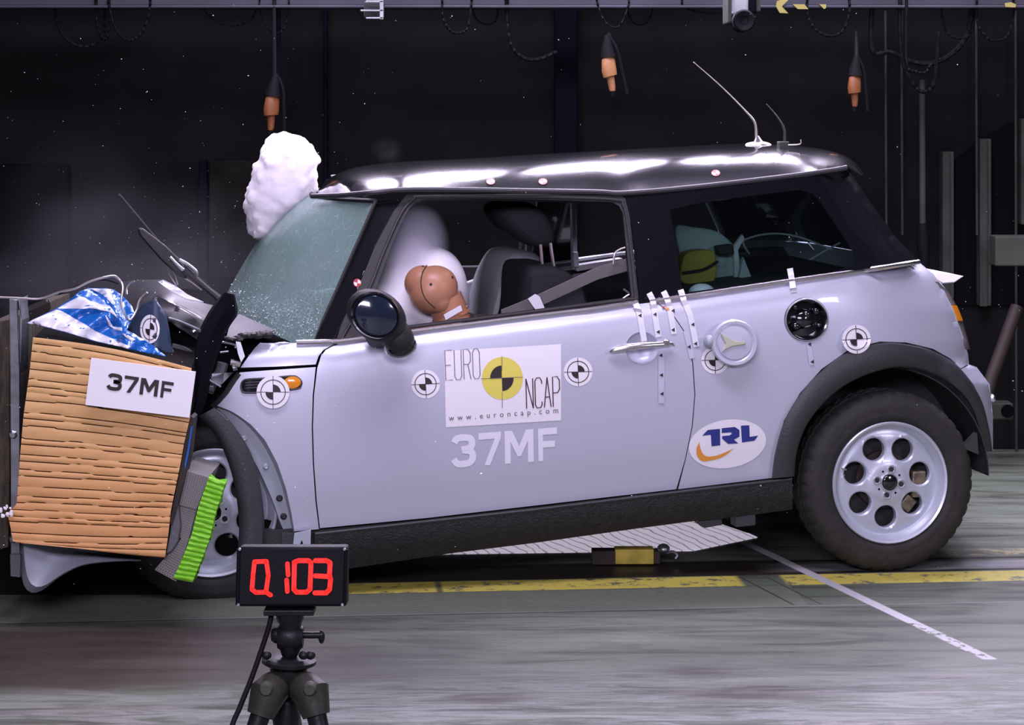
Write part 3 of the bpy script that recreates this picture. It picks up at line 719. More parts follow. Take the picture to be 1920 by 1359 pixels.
# quarter window: clear tinted pane, black ceramic border, C pillar
pane = [(1256, 392), (1300, 382), (1400, 368), (1500, 356), (1522, 362), (1540, 380), (1604, 478), (1600, 495), (1560, 512), (1400, 533), (1280, 549)]
blackq = [(1170, 364), (1300, 354), (1480, 333), (1592, 320), (1630, 375), (1676, 440), (1721, 489), (1480, 526), (1220, 563), (1200, 564), (1184, 420)]
skin('quarter_window', blackq, M['black_gloss'], step=10, holes=[pane], far=('far_quarter_window', M['black_gloss']), solid=.005)
skin('window_pane', pane, M['tint'], step=16, solid=0)
g = G(); g.tube([mirror(onc(u, v, -.02)) for u, v in spl([(1400, 372), (1480, 362), (1512, 366), (1530, 382), (1596, 474), (1600, 490), (1585, 500)], 5)], .014, 8); g.obj('pillar_trim', M['greyseat'], CAR)
# drip rail above the windows
RAIL = [(585, 366), (640, 364), (700, 359), (780, 353), (1000, 356), (1120, 358), (1170, 360), (1300, 349), (1480, 328), (1560, 317), (1588, 312)]
rp = spl(RAIL, 5)
g = G(); g.tube([car(p.x, p.y + 2, .185 if p.x > 690 else .185 + (690 - p.x) / 110 * .42) for p in rp], .009, 8); g.obj('drip_rail', M['trim'], CAR)
g = G(); g.tube([mirror(car(p.x, p.y + 2, .185)) for p in rp if p.x > 700], .012, 8); g.obj('far_drip_rail', M['black'], CAR)
# --- roof
near = spl([(700, 361), (740, 357), (790, 352), (900, 352), (1000, 354), (1100, 356), (1165, 358), (1230, 352), (1300, 346), (1400, 335), (1480, 325), (1550, 316), (1590, 312)], 6)
ctr = spl([(598, 366), (618, 343), (645, 326), (690, 314), (760, 306), (840, 302), (920, 298), (1010, 292), (1100, 287), (1180, 283), (1250, 279), (1330, 275), (1400, 271), (1460, 271), (1520, 277), (1562, 288), (1585, 304), (1598, 326)], 6)
NA = resample([(p.x, p.y) for p in near], 60)
# match stations by their position along the car
CB = resample([(p.x, p.y) for p in ctr], 60)
rows = []
for i in range(60):
    a = car(NA[i].x, NA[i].y, .2); b = car(CB[i].x, CB[i].y, WID / 2)
    if 20 < i < 50:
        # dent: roof skin buckled over the door pillar
        b.z += .0
    r_ = []
    for k in range(15):
        w = k / 14; p = a.lerp(b, w); zf = 1 - (1 - w) ** 3.4; p.z = a.z + (b.z - a.z) * zf
        hs = sin(w * pi / 2); q = a.lerp(b, w); sa = (a - P0).dot(E); sb = (b - P0).dot(E)
        dd = lerp(.2, WID / 2, w); s_ = sa + (sb - sa) * hs
        p2 = P0 + E * s_ + N * dd; p2.z = p.z
        buck = math.exp(-((NA[i].x - 1150 - 60 * w) / 28) ** 2) * .010 * sin(min(1, w * 1.5) * pi)
        p2.z -= buck
        r_.append(p2)
    rows.append(r_ + [mirror(p) for p in r_[:-1]][::-1])
v, f = grid(rows); mk('roof', v, f, M['black_gloss'], CAR, face=(0, 0, 1), solid=.006, ang=60)
RF = rows
# --- windscreen
wn = resample(spl([(704, 377), (680, 432), (650, 500), (620, 568), (591, 637)], 6), 28)
wc = resample(spl([(600, 370), (566, 394), (520, 440), (480, 500), (455, 545), (432, 590), (412, 640)], 6), 28)
rows = []
for i in range(28):
    dn = lerp(.19, .07, i / 27); a = car(wn[i].x, wn[i].y, dn); b = car(wc[i].x, wc[i].y, .62)
    sa = (a - P0).dot(E); sb = (b - P0).dot(E); r_ = []
    for k in range(15):
        w = k / 14; dd = lerp(dn, WID / 2, w)
        s_ = sa + (sb - sa) * sin(min(w * 1.25, 1) * pi / 2); z = a.z + (b.z - a.z) * sin(min(w * 1.25, 1) * pi / 2)
        p = P0 + E * s_ + N * dd; p.z = z
        if i > 14: p += Vector((0, 0, .012 * noise.noise(p * 9) * (i - 14) / 8))
        r_.append(p)
    rows.append(r_ + [mirror(p) for p in r_[:-1]][::-1])
v, f = grid(rows); mk('windscreen', v, f, M['cracked'], CAR, face=(-1, -.5, .5), solid=.004, ang=60)
g = G(); g.tube([r[0] + N * -.004 for r in rows], .006, 6); g.tube([p for p in rows[0]][:16], .009, 6); g.obj('screen_seal', M['black'], CAR)
WS = rows
# --- sill, body floor, underbody bits
sill = [(590, 1000), (800, 977), (1000, 955), (1270, 922), (1485, 897), (1486, 955), (1380, 969), (1300, 977), (1200, 990), (1000, 1018), (840, 1038), (640, 1068), (592, 1072)]
v2, f = fill(sill, 14); def_ = lambda p: car(p[0], p[1], .012 + .05 * max(0, (p[1] - interp(SILL, p[0])) / 70 - .15) ** 2)
mk('sill', [def_(p) for p in v2], f, M['sillm'], CAR, face=TOCAM, solid=.03)
g = G(); g.tube([car(u, v, .012) for u, v in ((592, 1001), (800, 978), (1000, 956), (1270, 923), (1485, 898))], .004, 6); g.obj('sill_edge', M['trim'], CAR)
def slab(g, uv, d0, d1, mi=0):
    a = [car(u, v, d0) for u, v in uv]; n = len(a); g.prism(list(range(n)), lambda i: a[i], lambda i: a[i] + N * (d1 - d0), mi)
g = G(); slab(g, [(470, 1000), (600, 985), (1270, 915), (1485, 893), (1485, 930), (1270, 965), (900, 1010), (600, 1050), (470, 1050)], .06, WID - .1); g.obj('floor_pan', M['interior'], CAR, smooth=False)
g = G(); slab(g, [(1500, 840), (1800, 800), (1830, 840), (1500, 880)], .32, WID - .32); g.obj('rear_floor', M['interior'], CAR, smooth=False)
for k, (p, d0, d1) in enumerate(((((1310, 975), (1353, 970), (1355, 984), (1322, 990), (1312, 985)), .05, .12), (((1379, 968), (1417, 964), (1417, 985), (1380, 989)), .04, .1))):
    g = G(); slab(g, p, d0, d1); g.obj('jacking_bracket', M['trim'], CAR, smooth=False, bevel=.003)
g = G(); g.tube([car(1350, 965, .45), car(1400, 972, .45), car(1450, 966, .45), car(1470, 955, .45)], [.03, .05, .05, .03], 12); g.obj('exhaust_box', M['black'], CAR)
# inner lining so the shell has depth: dark panel behind door and quarter
lining = [(640, 650), (780, 632), (1000, 604), (1228, 575), (1480, 540), (1700, 508), (1740, 560), (1760, 640), (1700, 625), (1640, 625), (1580, 645), (1530, 684), (1490, 735), (1465, 790), (1448, 880), (1268, 908), (1000, 940), (620, 982), (600, 800), (606, 690)]
skin('inner_panel', lining, M['interior'], step=40, off=-.05, solid=.004, far=('far_inner_panel', M['interior']))
# --- rear arch flare
fo = resample(spl([(1447, 897), (1453, 850), (1470, 790), (1500, 739), (1540, 695), (1592, 658), (1650, 643), (1700, 645), (1750, 658), (1800, 690), (1838, 745), (1854, 800), (1861, 846)], 6), 60)
fi = resample(spl([(1490, 893), (1494, 850), (1511, 800), (1545, 755), (1588, 720), (1644, 696), (1700, 688), (1755, 704), (1797, 733), (1820, 762), (1834, 803), (1836, 847)], 6), 60)
rows = []
for w, off in ((0, .002), (.06, .022), (.3, .030), (.62, .034), (.92, .028), (1, .018), (1.0, -.09)):
    rows.append([car(a.x + (b.x - a.x) * w, a.y + (b.y - a.y) * w, side(a.x + (b.x - a.x) * .3, a.y + (b.y - a.y) * .3) - off) for a, b in zip(fo, fi)])
v, f = grid(rows); mk('arch_flare', v, f, M['trim'], CAR, face=TOCAM, solid=.004, ang=50)
# wheel-well liners
RWC = car(1672, 906, .0)
def liner(c, R, a0, a1, n_):
    g = G(); x = -E; up = Vector((0, 0, 1)); rows = []
    for i in range(n_ + 1):
        a = radians(a0 + (a1 - a0) * i / n_); q = c + (E * cos(a) + up * sin(a)) * R
        rows.append([q + N * h for h in (.07, .2, .34)] + [c + (E * cos(a) + up * sin(a)) * R * k + N * .36 for k in (.6, .2)])
    v, f = grid(rows); g.add(v, f); return g
liner(RWC, .385, 0, 180, 24).obj('wheel_liner', M['interior'], CAR, solid=.004)
g = G(); slab(g, [(1608, 760), (1622, 735), (1665, 728), (1680, 760), (1685, 800), (1612, 800)], .16, .2); g.obj('suspension_strut', M['trim'], CAR, bevel=.01)
g = G(); slab(g, [(1806, 840), (1832, 812), (1835, 852)], .02, .05); g.obj('mud_flap', M['greysheet'], CAR)
# --- wheels
def wheel(c, R, hole0, bolt0, par, lean=0.0):
    ax = Matrix.Rotation(lean, 3, 'Z') @ N; up = Vector((0, 0, 1)); X = ax.cross(up) * -1   # X points to the rear
    X = Vector((ax.y, -ax.x, 0)); 
    w = bpy.data.objects.new('wheel', None); COL.objects.link(w); w.parent = par; w.location = c - ORG[par.name]; ORG[w.name] = c; w.empty_display_size = .1
    P = lambda r, a, h: c + (X * cos(a) + up * sin(a)) * r + ax * h
    prof = [(.202, .022), (.215, .008), (.232, .002), (.236, .003), (.25, 0), (R - .035, .003), (R - .018, .012), (R - .010, .022)]
    tread = [(R - .004, .030), (R - .001, .046), (R, .064), (R - .008, .066), (R - .008, .072), (R, .074), (R, .102), (R - .008, .104), (R - .008, .110), (R, .112), (R - .001, .130), (R - .004, .146)]
    back = [(R - .012, .156), (.25, .176), (.21, .165)]
    g = G(); n = 168; pr = prof + tread + back; v = []; f = []
    for i in range(n):
        a = 2 * pi * i / n
        for j, (r, h) in enumerate(pr):
            k = r
            if j in (7, 8, 9) and i % 4 == 0: k = r - .005
            if j in (17, 18, 19) and i % 4 == 2: k = r - .005
            if j in (10, 13, 14, 17) and i % 4 == 1: k = r - .004
            v.append(P(k, a, h))
    m_ = len(pr)
    for i in range(n):
        for j in range(m_ - 1): f.append((i * m_ + j, ((i + 1) % n) * m_ + j, ((i + 1) % n) * m_ + j + 1, i * m_ + j + 1))
    g.add(v, f); g.obj('tyre', M['tyre'], w, ang=35)
    rim = G(); rim.lathe([(.195, .17), (.206, .165), (.206, .158), (.18, .15), (.172, .06), (.1785, .046), (.184, .030), (.192, .024), (.196, .010), (.203, .006), (.2065, .010), (.206, .022)], c, ax, 72)
    # face with seven round holes
    holes = [circ(.119 * cos(radians(hole0 + k * 360 / 7)), .119 * sin(radians(hole0 + k * 360 / 7)), .0385, n=26) for k in range(7)]
    outer = circ(0, 0, .1785, n=72); pts = [Vector(p) for p in outer]; es = [(i, (i + 1) % 72) for i in range(72)]
    for h in holes:
        b = len(pts); pts += [Vector(p) for p in h]; es += [(b + i, b + (i + 1) % 26) for i in range(26)]
    for rr, nn in ((.168, 64), (.160, 56), (.075, 34), (.066, 30), (.055, 24), (.036, 20), (.028, 20), (.0, 1)):
        for k in range(nn):
            q = (rr * cos(2 * pi * k / nn), rr * sin(2 * pi * k / nn))
            if not any(((q[0] - .119 * cos(radians(hole0 + j * 360 / 7))) ** 2 + (q[1] - .119 * sin(radians(hole0 + j * 360 / 7))) ** 2) < .043 ** 2 for j in range(7)): pts.append(Vector(q))
    for j in range(7):
        a = radians(hole0 + j * 360 / 7)
        for q in circ(.119 * cos(a), .119 * sin(a), .0435, n=26): pts.append(Vector(q))
    res = delaunay_2d_cdt(pts, es, [], 0, 1e-6)
    hz = lambda r: interp([(0, .026), (.03, .024), (.055, .022), (.075, .030), (.12, .038), (.16, .040), (.168, .046), (.1785, .046)], r)
    v = []
    for p in res[0]:
        r = p.length; h = hz(r)
        if any(abs((Vector((p.x - .119 * cos(radians(hole0 + j * 360 / 7)), p.y - .119 * sin(radians(hole0 + j * 360 / 7))))).length - .0385) < .0006 for j in range(7)): h += .006
        v.append(c + X * p.x + up * p.y + ax * h)
    f = [t for t in res[2] if not any(pip(sum(res[0][i].x for i in t) / 3, sum(res[0][i].y for i in t) / 3, hh) for hh in holes) and (sum((res[0][i] for i in t), Vector((0, 0))) / 3).length < .179]
    rim.add(v, f)
    for hh in holes:                     # hole walls
        va = [c + X * x + up * y + ax * (hz(sqrt(x * x + y * y)) + .006) for x, y in hh]; vb = [p + ax * .022 for p in va]
        rim.add(va + vb, [(i, (i + 1) % 26, 26 + (i + 1) % 26, 26 + i) for i in range(26)])
    rim.obj('alloy_rim', M['alloy'], w, ang=38)
    g = G(); g.lathe([(0, .014), (.022, .015), (.0255, .018), (.0265, .024), (.0265, .03)], c, ax, 32); capo = g.obj('centre_cap', M['black_gloss'], w)
    g = G(); g.lathe([(.0265, .026), (.0275, .017), (.030, .017), (.031, .026)], c, ax, 32); g.obj('cap_ring', M['chrome'], w)
    for k in range(4):
        a = radians(bolt0 + 90 * k); q = P(.044, a, 0)
        g = G(); g.lathe([(.0135, .026), (.0145, .019), (.0115, .019), (.011, .030)], q, ax, 18)
        g.lathe([(0, .020), (.009, .020), (.0098, .026)], q, ax, 6, mi=1)
        g.obj('wheel_bolt', [M['chrome'], M['interior']], w)
        a2 = a + radians(42); q = P(.043, a2, .0215); g = G(); g.lathe([(0, -.001), (.0032, -.001), (.0036, .001)], q, ax, 12); g.obj('small_hole', M['dark'], w)
    g = G(); g.lathe([(0, .075), (.098, .075), (.10, .085), (.05, .09)], c, ax, 40); g.obj('brake_disc', M['rust'], w)
    g = G(); g.box(P(.12, radians(-8), .066), (.05, .04, .09), Matrix.Rotation(TH, 3, 'Z')); g.box(P(.115, radians(-45), .066), (.045, .03, .05), Matrix.Rotation(TH, 3, 'Z') @ Matrix.Rotation(.7, 3, 'Y'))
    g.obj('brake_caliper', M['gold'], w, bevel=.006)
    g = G(); g.lathe([(0, .1), (.17, .1), (.171, .12)], c, ax, 40); g.obj('backplate', M['interior'], w)
    g = G(); q = P(.178, radians(163), .02); g.tube([q, q - ax * .022 + X * .006], .003, 8); g.obj('valve', M['chrome'], w)
    return w, X, up, ax
RW, rX, rU, rA = wheel(RWC, .308, 62, 79.6, CAR)
FWC = car(400, 963, .085)
FW, fX, fU, fA = wheel(FWC, .296, 87, 60, CAR)
for nm, c in (('rear', RWC), ('front', FWC)):
    q = mirror(c); g = G(); R = q.z - .002
    g.lathe([(.20, 0), (.25, .0), (R - .01, -.02), (R, -.04), (R, -.13), (R - .01, -.15), (.2, -.16), (.19, -.04), (0, -.03)], q, N, 48); g.obj('far_wheel', M['tyre'], CAR)
# --- torn front arch trim
to = resample(spl([(402, 764), (420, 778), (437, 797), (458, 826), (474, 858), (486, 898), (493, 945), (496, 985), (495, 1030)], 6), 40)
ti = resample(spl([(371, 782), (388, 797), (403, 815), (418, 842), (430, 874), (440, 912), (446, 955), (448, 990), (446, 1032)], 6), 40)
rows = [[car(a.x + (b.x - a.x) * w, a.y + (b.y - a.y) * w, -.02 - o_) for a, b in zip(to, ti)] for w, o_ in ((0, -.02), (.08, .012), (.4, .022), (.8, .018), (1, 0), (1, -.05))]
v, f = grid(rows); mk('torn_arch_trim', v, f, M['trim'], CAR, face=TOCAM, solid=.004, ang=50)
# --- fuel filler: dark round opening and silver flap swung open
c = lambda u, v, o: onc(u, v, o)
def rings(cu, cv, prof, n=36, sq=1.0):
    """concentric rings about a pixel centre: (radius px, outward offset m)"""
    rows = [[onc(cu + r * cos(2 * pi * i / n), cv + r * sq * sin(2 * pi * i / n), 0) + N * (-off) for i in range(n + 1)] for r, off in prof]
    return grid(rows)
v, f = rings(1512, 599, [(41, .003), (39, .006), (36, .004), (35, -.02), (33, -.035), (18, -.038), (17, -.02), (12, -.012), (1, -.01)]); 
g = G(); g.add(v, f); FILL = g.obj('filler_opening', M['black_gloss'], CAR, face=TOCAM)
v, f = rings(1512, 599, [(42, .001), (40.5, .006), (38.5, .006), (37.5, -.004)]); mk('filler_ring', v, f, M['steel'], CAR, face=TOCAM)
for (a, b, r) in ((1490, 575, 7), (1530, 583, 8), (1535, 610, 6), (1492, 612, 9), (1512, 590, 9)):
    g = G(); q = onc(a, b, -.02); g.ball(q, (r / 560, .012, r / 560), n=12, m=8); g.obj('filler_lug', M['black_gloss'], FILL)
g = G(); prof = [(42, .046), (41, .040), (39, .050), (30, .052), (29, .046), (28, .052), (1, .054)]
v, f = rings(1370, 640, [(43, .034), (43.5, .040), (41, .047), (36, .046), (32, .040), (31, .046), (20, .047), (1, .048)])
g.add(v, f); v, f = rings(1370, 640, [(43, .034), (1, .034)]); g.add(v, f)
FLAP = g.obj('fuel_flap', M['silver'], CAR, face=TOCAM, ang=30)
g = G(); slab(g, [(1352, 625), (1364, 632), (1380, 640), (1398, 640), (1398, 646), (1384, 648), (1372, 650), (1362, 655), (1354, 660), (1362, 645)], -.058, -.04); g.obj('flap_spring', M['springplate'], FLAP, bevel=.003)
g = G(); g.ball(car(1330, 640, -.03), (.02, .022, .022), n=14, m=10); g.obj('flap_hinge', M['silver_in'], FLAP)
# --- door handle in its round bowl
v, f = rings(1204, 653, [(31.5, .001), (30, -.003), (27, -.022), (20, -.034), (1, -.038)]); mk('handle_bowl', v, f, M['silver'], DOOR, face=TOCAM)
hp = spl([(1143, 657), (1155, 652), (1180, 647), (1210, 644), (1240, 642), (1258, 641), (1264, 645)], 5)
g = G(); g.tube([onc(p.x, p.y + 3, .018 + .012 * sin(pi * min(1, max(0, (p.x - 1143) / 120)))) for p in hp], [.003, .010, .013, .012, .010, .010, .006, .003], 12, flat=.8)
g.obj('door_handle', M['chrome'], DOOR)
g = G(); q = onc(1250, 643, .03); g.lathe([(0, -.006), (.008, -.006), (.0095, -.002), (.012, 0)], q, N, 20); g.obj('lock_barrel', M['chrome'], DOOR)
# --- side repeater with grille
gr = circ(484, 724, 34, 12, 20); pill = [(452, 722), (455, 715), (464, 711), (500, 709), (545, 705), (557, 707), (565, 715), (564, 723), (556, 729), (500, 735), (460, 736), (453, 731)]
pill = [(p.x, p.y) for p in spl(pill, 3, closed=True)]
skin('side_grille', pill, M['black_gloss'], step=8, off=.002, solid=.004)
g = G(); 
for k in range(3): g.tube([onc(460, 718 + 5 * k, .004), onc(500, 715 + 5 * k, .004), onc(520, 714 + 5 * k, .004)], .0025, 6)
g.obj('grille_bar', M['trim'], CAR)
g = G(); g.tube([onc(p.x, p.y, .003) for p in [Vector(q) for q in pill] + [Vector(pill[0])]], .003, 6, cap=False); g.obj('grille_surround', M['trim'], CAR)
v2, f = fill(circ(548, 717, 16, 11.5, 28, -.08), 5); mk('side_repeater', [onc(x, y, .004 + .006 * sqrt(max(0, 1 - ((x - 548) / 17) ** 2 - ((y - 717) / 12.5) ** 2))) for x, y in v2], f, M['amber'], CAR, face=TOCAM, solid=.003)
# --- door mirror knocked round so its glass faces out
Rm = Matrix.Rotation(TH, 3, 'Z') @ Matrix.Rotation(radians(34), 3, 'Y')
g = G(); mc = car(706, 592, -.13); g.ball(mc, (.102, .06, .078), Rm, 28, 18)
g.ball(car(742, 628, -.10), (.075, .055, .05), Matrix.Rotation(TH, 3, 'Z') @ Matrix.Rotation(radians(52), 3, 'Y'), 20, 14)
g.obj('mirror_housing', M['black'], CAR)
MIRR = CAR.children[-1] if False else [o for o in bpy.data.objects if o.name == 'mirror_housing'][0]
g = G(); g.lathe([(0, -.004), (.9, -.003), (.98, 0), (1.02, .01)], (0, 0, 0), (0, 1, 0), 40)
vv = [mc + Rm @ Vector((p.x * .070 - .012, p.y - .062, p.z * .060)) for p in g.v]
mk('mirror_glass', vv, g.f, M['mirrorglass'], MIRR)
g = G(); g.lathe([(.98, .006), (1.0, -.002), (1.07, -.002), (1.13, .012)], (0, 0, 0), (0, 1, 0), 40)
mk('mirror_bezel', [mc + Rm @ Vector((p.x * .072 - .012, p.y - .060, p.z * .062)) for p in g.v], g.f, M['black_gloss'], MIRR)
g = G(); g.ball(car(752, 650, -.09), (.052, .05, .036), Matrix.Rotation(TH, 3, 'Z') @ Matrix.Rotation(radians(-12), 3, 'Y'), 20, 12); g.obj('mirror_cap', M['black_gloss'], MIRR)
g = G(); g.tube([car(720, 620, -.08), car(705, 632, .01)], [.03, .035], 12); g.obj('mirror_arm', M['black'], MIRR)
# --- tail lamp, tailgate handle, bumper reflector
g = G(); tl = resample(spl([(1753, 528), (1772, 548), (1786, 574), (1797, 602), (1806, 632), (1811, 655)], 5), 24)
rows = [[car(p.x + w, p.y, side(min(p.x, interp(XS, p.y)), p.y) + dd) for p in tl] for w, dd in ((-5, -.01), (0, .0), (6, .04), (8, .1), (4, .16))]
v, f = grid(rows); g.add(v, f); LAMP = g.obj('tail_lamp', M['taillens'], CAR, face=(1, -1, 0), solid=.004)
g = G(); tl2 = [p for p in tl if 570 < p.y < 606]
rows = [[car(p.x + w, p.y, side(min(p.x, interp(XS, p.y)), p.y) + dd) for p in tl2] for w, dd in ((0, -.012), (5, .0), (9, .04))]
v, f = grid(rows); mk('indicator_lens', v, f, M['amber'], LAMP, face=(1, -1, 0), solid=.003)
g = G(); a = [car(*p) for p in ((1752, 509, .45), (1776, 511, .5), (1808, 518, .55), (1790, 530, .5), (1768, 532, .45), (1756, 524, .42))]
g.prism(list(range(6)), lambda i: a[i], lambda i: a[i] + N * .25); g.obj('tailgate_grip', M['white'], CAR, bevel=.004)
g = G(); g.ball(car(1860, 746, .3), (.012, .03, .014), n=12, m=8); g.obj('tow_eye_cap', M['chrome'], CAR)
# --- bent aerials on the roof
g = G(); q = car(1422, 272, .75); g.tube([q, car(1420, 255, .75)], [.035, .006], 12, flat=.5); g.ball(q, (.05, .03, .014), n=14, m=8); AE = g.obj('aerial_base', M['chrome'], CAR)
g = G(); g.tube(spl([car(u, v, .75) for u, v in ((1418, 258), (1415, 230), (1395, 205), (1350, 160), (1300, 116))], 6), [.006, .005, .003, .002, .0015], 7); g.obj('aerial_whip', M['wire'], AE)
g = G(); q = car(1468, 277, .55); g.box(q, (.036, .036, .045), Matrix.Rotation(TH, 3, 'Z')); BX = g.obj('gps_box', M['greybox'], CAR, smooth=False, bevel=.003)
g = G(); g.tube(spl([car(u, v, .55) for u, v in ((1471, 264), (1470, 242), (1458, 220), (1437, 195))], 5), [.006, .005, .003, .002], 7); g.obj('aerial_whip', M['trim'], BX)
g = G(); g.tube(spl([car(u, v, .5) for u, v in ((1478, 272), (1500, 270), (1501, 262))], 4), .0025, 6); g.obj('bent_wire', M['wire'], BX)
# ---------------------------------------------------------------- writing and markers on the car
def text_polys(s, spacing=1.0, bold=0.0, res=4):
    cu = bpy.data.curves.new('lettering', 'FONT'); cu.body = s; cu.size = 1; cu.space_character = spacing; cu.offset = bold; cu.resolution_u = res; cu.fill_mode = 'FRONT'
    o = bpy.data.objects.new('lettering', cu); COL.objects.link(o)
    dg = bpy.context.evaluated_depsgraph_get(); me = bpy.data.meshes.new_from_object(o.evaluated_get(dg))
    vs = [(v.co.x, v.co.y) for v in me.vertices]; fs = [tuple(p.vertices) for p in me.polygons]
    bpy.data.objects.remove(o); bpy.data.curves.remove(cu); bpy.data.meshes.remove(me)
    x0 = min(v[0] for v in vs); x1 = max(v[0] for v in vs); y0 = min(v[1] for v in vs); y1 = max(v[1] for v in vs)
    return [((x - x0) / (x1 - x0), (y - y0) / (y1 - y0)) for x, y in vs], fs
def text_on(g, s, bl, br, tl, fn, mi=0, **k):
    """write s in the parallelogram with bottom-left, bottom-right, top-left pixels"""
    vs, fs = text_polys(s, **k); bl, br, tl = Vector(bl), Vector(br), Vector(tl)
    return g.add([fn(*(bl + (br - bl) * x + (tl - bl) * y)) for x, y in vs], fs, mi)
def flat_fill(g, poly, fn, step=14, mi=0, holes=()):
    v2, f = fill(poly, step, holes); return g.add([fn(*p) for p in v2], f, mi)
BIG = {'7': [[(0, 1), (1, 1), (1, .82), (.5, 0), (.24, 0), (.72, .8), (0, .8)]],
       'M': [[(0, 0), (0, 1), (.26, 1), (.5, .52), (.74, 1), (1, 1), (1, 0), (.8, 0), (.8, .66), (.56, .2), (.44, .2), (.2, .66), (.2, 0)]],
       'F': [[(0, 0), (0, 1), (1, 1), (1, .8), (.25, .8), (.25, .6), (.88, .6), (.88, .41), (.25, .41), (.25, 0)]]}
def big_number(g, bl, br, tl, fn, mi=0, w=12):
    bl, br, tl = Vector(bl), Vector(br), Vector(tl); ux, uy = br - bl, tl - bl
    for ch, x0, x1 in (('7', .25, .465), ('M', .50, .775), ('F', .82, 1.0)):
        for pl in BIG[ch]: flat_fill(g, [tuple(bl + ux * (x0 + (x1 - x0) * x) + uy * y) for x, y in pl], fn, 14, mi)
    P = [bl + ux * .215 * x + uy * y for x, y in [tuple(q) for q in spl([(.08, .76), (.2, .88), (.5, .905), (.80, .86), (.87, .72), (.78, .58), (.40, .535)], 5)]]
    Q = [bl + ux * .215 * x + uy * y for x, y in [tuple(q) for q in spl([(.45, .525), (.82, .46), (.90, .28), (.78, .14), (.5, .095), (.2, .12), (.05, .26)], 5)]]
    stroke(g, P, w, fn, mi); stroke(g, Q, w, fn, mi)
def stroke(g, pts, w, fn, mi=0, closed=False):
    P = [Vector(p) for p in pts]; m = len(P); L = []; R = []
    for i in range(m):
        if closed: t = (P[(i + 1) % m] - P[i - 1])
        else: t = P[min(i + 1, m - 1)] - P[max(i - 1, 0)]
        t.normalize(); n = Vector((-t.y, t.x)) * w / 2; L.append(P[i] + n); R.append(P[i] - n)
    f = [(i, i + 1, m + i + 1, m + i) for i in range(m - 1)] + ([(m - 1, 0, m, 2 * m - 1)] if closed else [])
    return g.add([fn(*p) for p in L + R], f, mi)
lay = lambda o: (lambda u, v: onc(u, v, .0015 + .0012 * o))
def target(name, cx, cy, r, par, tilt=0, fn=None, sq=1.0, flip=False, white=True):
    fn = fn or lay; g = G(); n = 30; T = lambda x, y: (cx + (x * cos(tilt) - y * sin(tilt)) * sq, cy + x * sin(tilt) + y * cos(tilt))
    C = lambda rr, a0=0, a1=360, k=n: [T(rr * cos(radians(a0 + (a1 - a0) * i / k)), rr * sin(radians(a0 + (a1 - a0) * i / k))) for i in range(k if a1 - a0 >= 360 else k + 1)]
    flat_fill(g, C(r), fn(0), 12, 0)
    stroke(g, C(r * .74), 1.4, fn(1), 1, closed=True)
    stroke(g, [T(-r * .98, 0), T(r * .98, 0)], 1.1, fn(1), 1); stroke(g, [T(0, -r * .98), T(0, r * .98)], 1.1, fn(1), 1)
    for a in ((-90, 90) if not flip else (180, 0)):
        flat_fill(g, [T(0, 0)] + C(r * .46, a, a + 90, 8), fn(1), 20, 1)
    return mk(name, g.v, g.f, [M['white'], M['ink']], par, fm=g.m, face=TOCAM, smooth=False)
QUART = [o for o in bpy.data.objects if o.name == 'quarter_panel'][0]; FEND = bpy.data.objects['fender']
target('target_sticker', 512, 735, 31, FEND, fn=lambda o: (lambda u, v: onc(u, v, .0105 + .0014 * o)))
target('target_sticker', 798, 720, 27, DOOR, -.05)
target('target_sticker', 1084, 697, 27, DOOR, -.03)
target('target_sticker', 1606, 636, 27, QUART, -.06, fn=lambda o: (lambda u, v: onc(u, v, .028 + .0015 * o if v > 640 else .016 + .0015 * o)))
target('target_sticker', 1341, 675, 26, QUART, -.02)
# roof-side red and white markers, one on the pillar
def dot(cu, cv, rx, ry, fn, par):
    g = G(); flat_fill(g, circ(cu, cv, rx, ry, 20), fn(0), 30, 0)
    for a in (20, 200):
        flat_fill(g, [(cu, cv)] + circ(cu, cv, rx * .9, ry * .9, 6, 0, a, a + 80), fn(1), 30, 1)
    stroke(g, circ(cu, cv, rx * .95, ry * .95, 20), 1.2, fn(1), 1, closed=True)
    mk('marker_dot', g.v, g.f, [M['white'], M['red']], par, fm=g.m, face=TOCAM, smooth=False)
ROOF = bpy.data.objects['roof']
dot(670, 530, 7.5, 7.5, lay, bpy.data.objects['a_pillar'])
def roofpt(u, v, o):
    return car(u, v, .2 + (.0015 + 0.001 * o) * -1 + .10 * max(0, (interp([(p.x, p.y) for p in NA], u) - v) / 40) - .02)
# place the dots by shooting the view ray at the finished roof sheet
from mathutils.bvhtree import BVHTree
def bvh_of(rows):
    v, f = grid(rows); return BVHTree.FromPolygons([tuple(p) for p in v], f)
RB = bvh_of(RF)
def on_roof(o):
    def fn(u, v):
        d = ray(u, v); h = RB.ray_cast(Vector((0, 0, H)), d)
        p = h[0] if h[0] else car(u, v, .2)
        return p - d.normalized() * (.003 + .0015 * o)
    return fn
for cu, cv in ((920, 340), (1018, 340), (1342, 324)): dot(cu, cv, 8, 5.5, on_roof, ROOF)
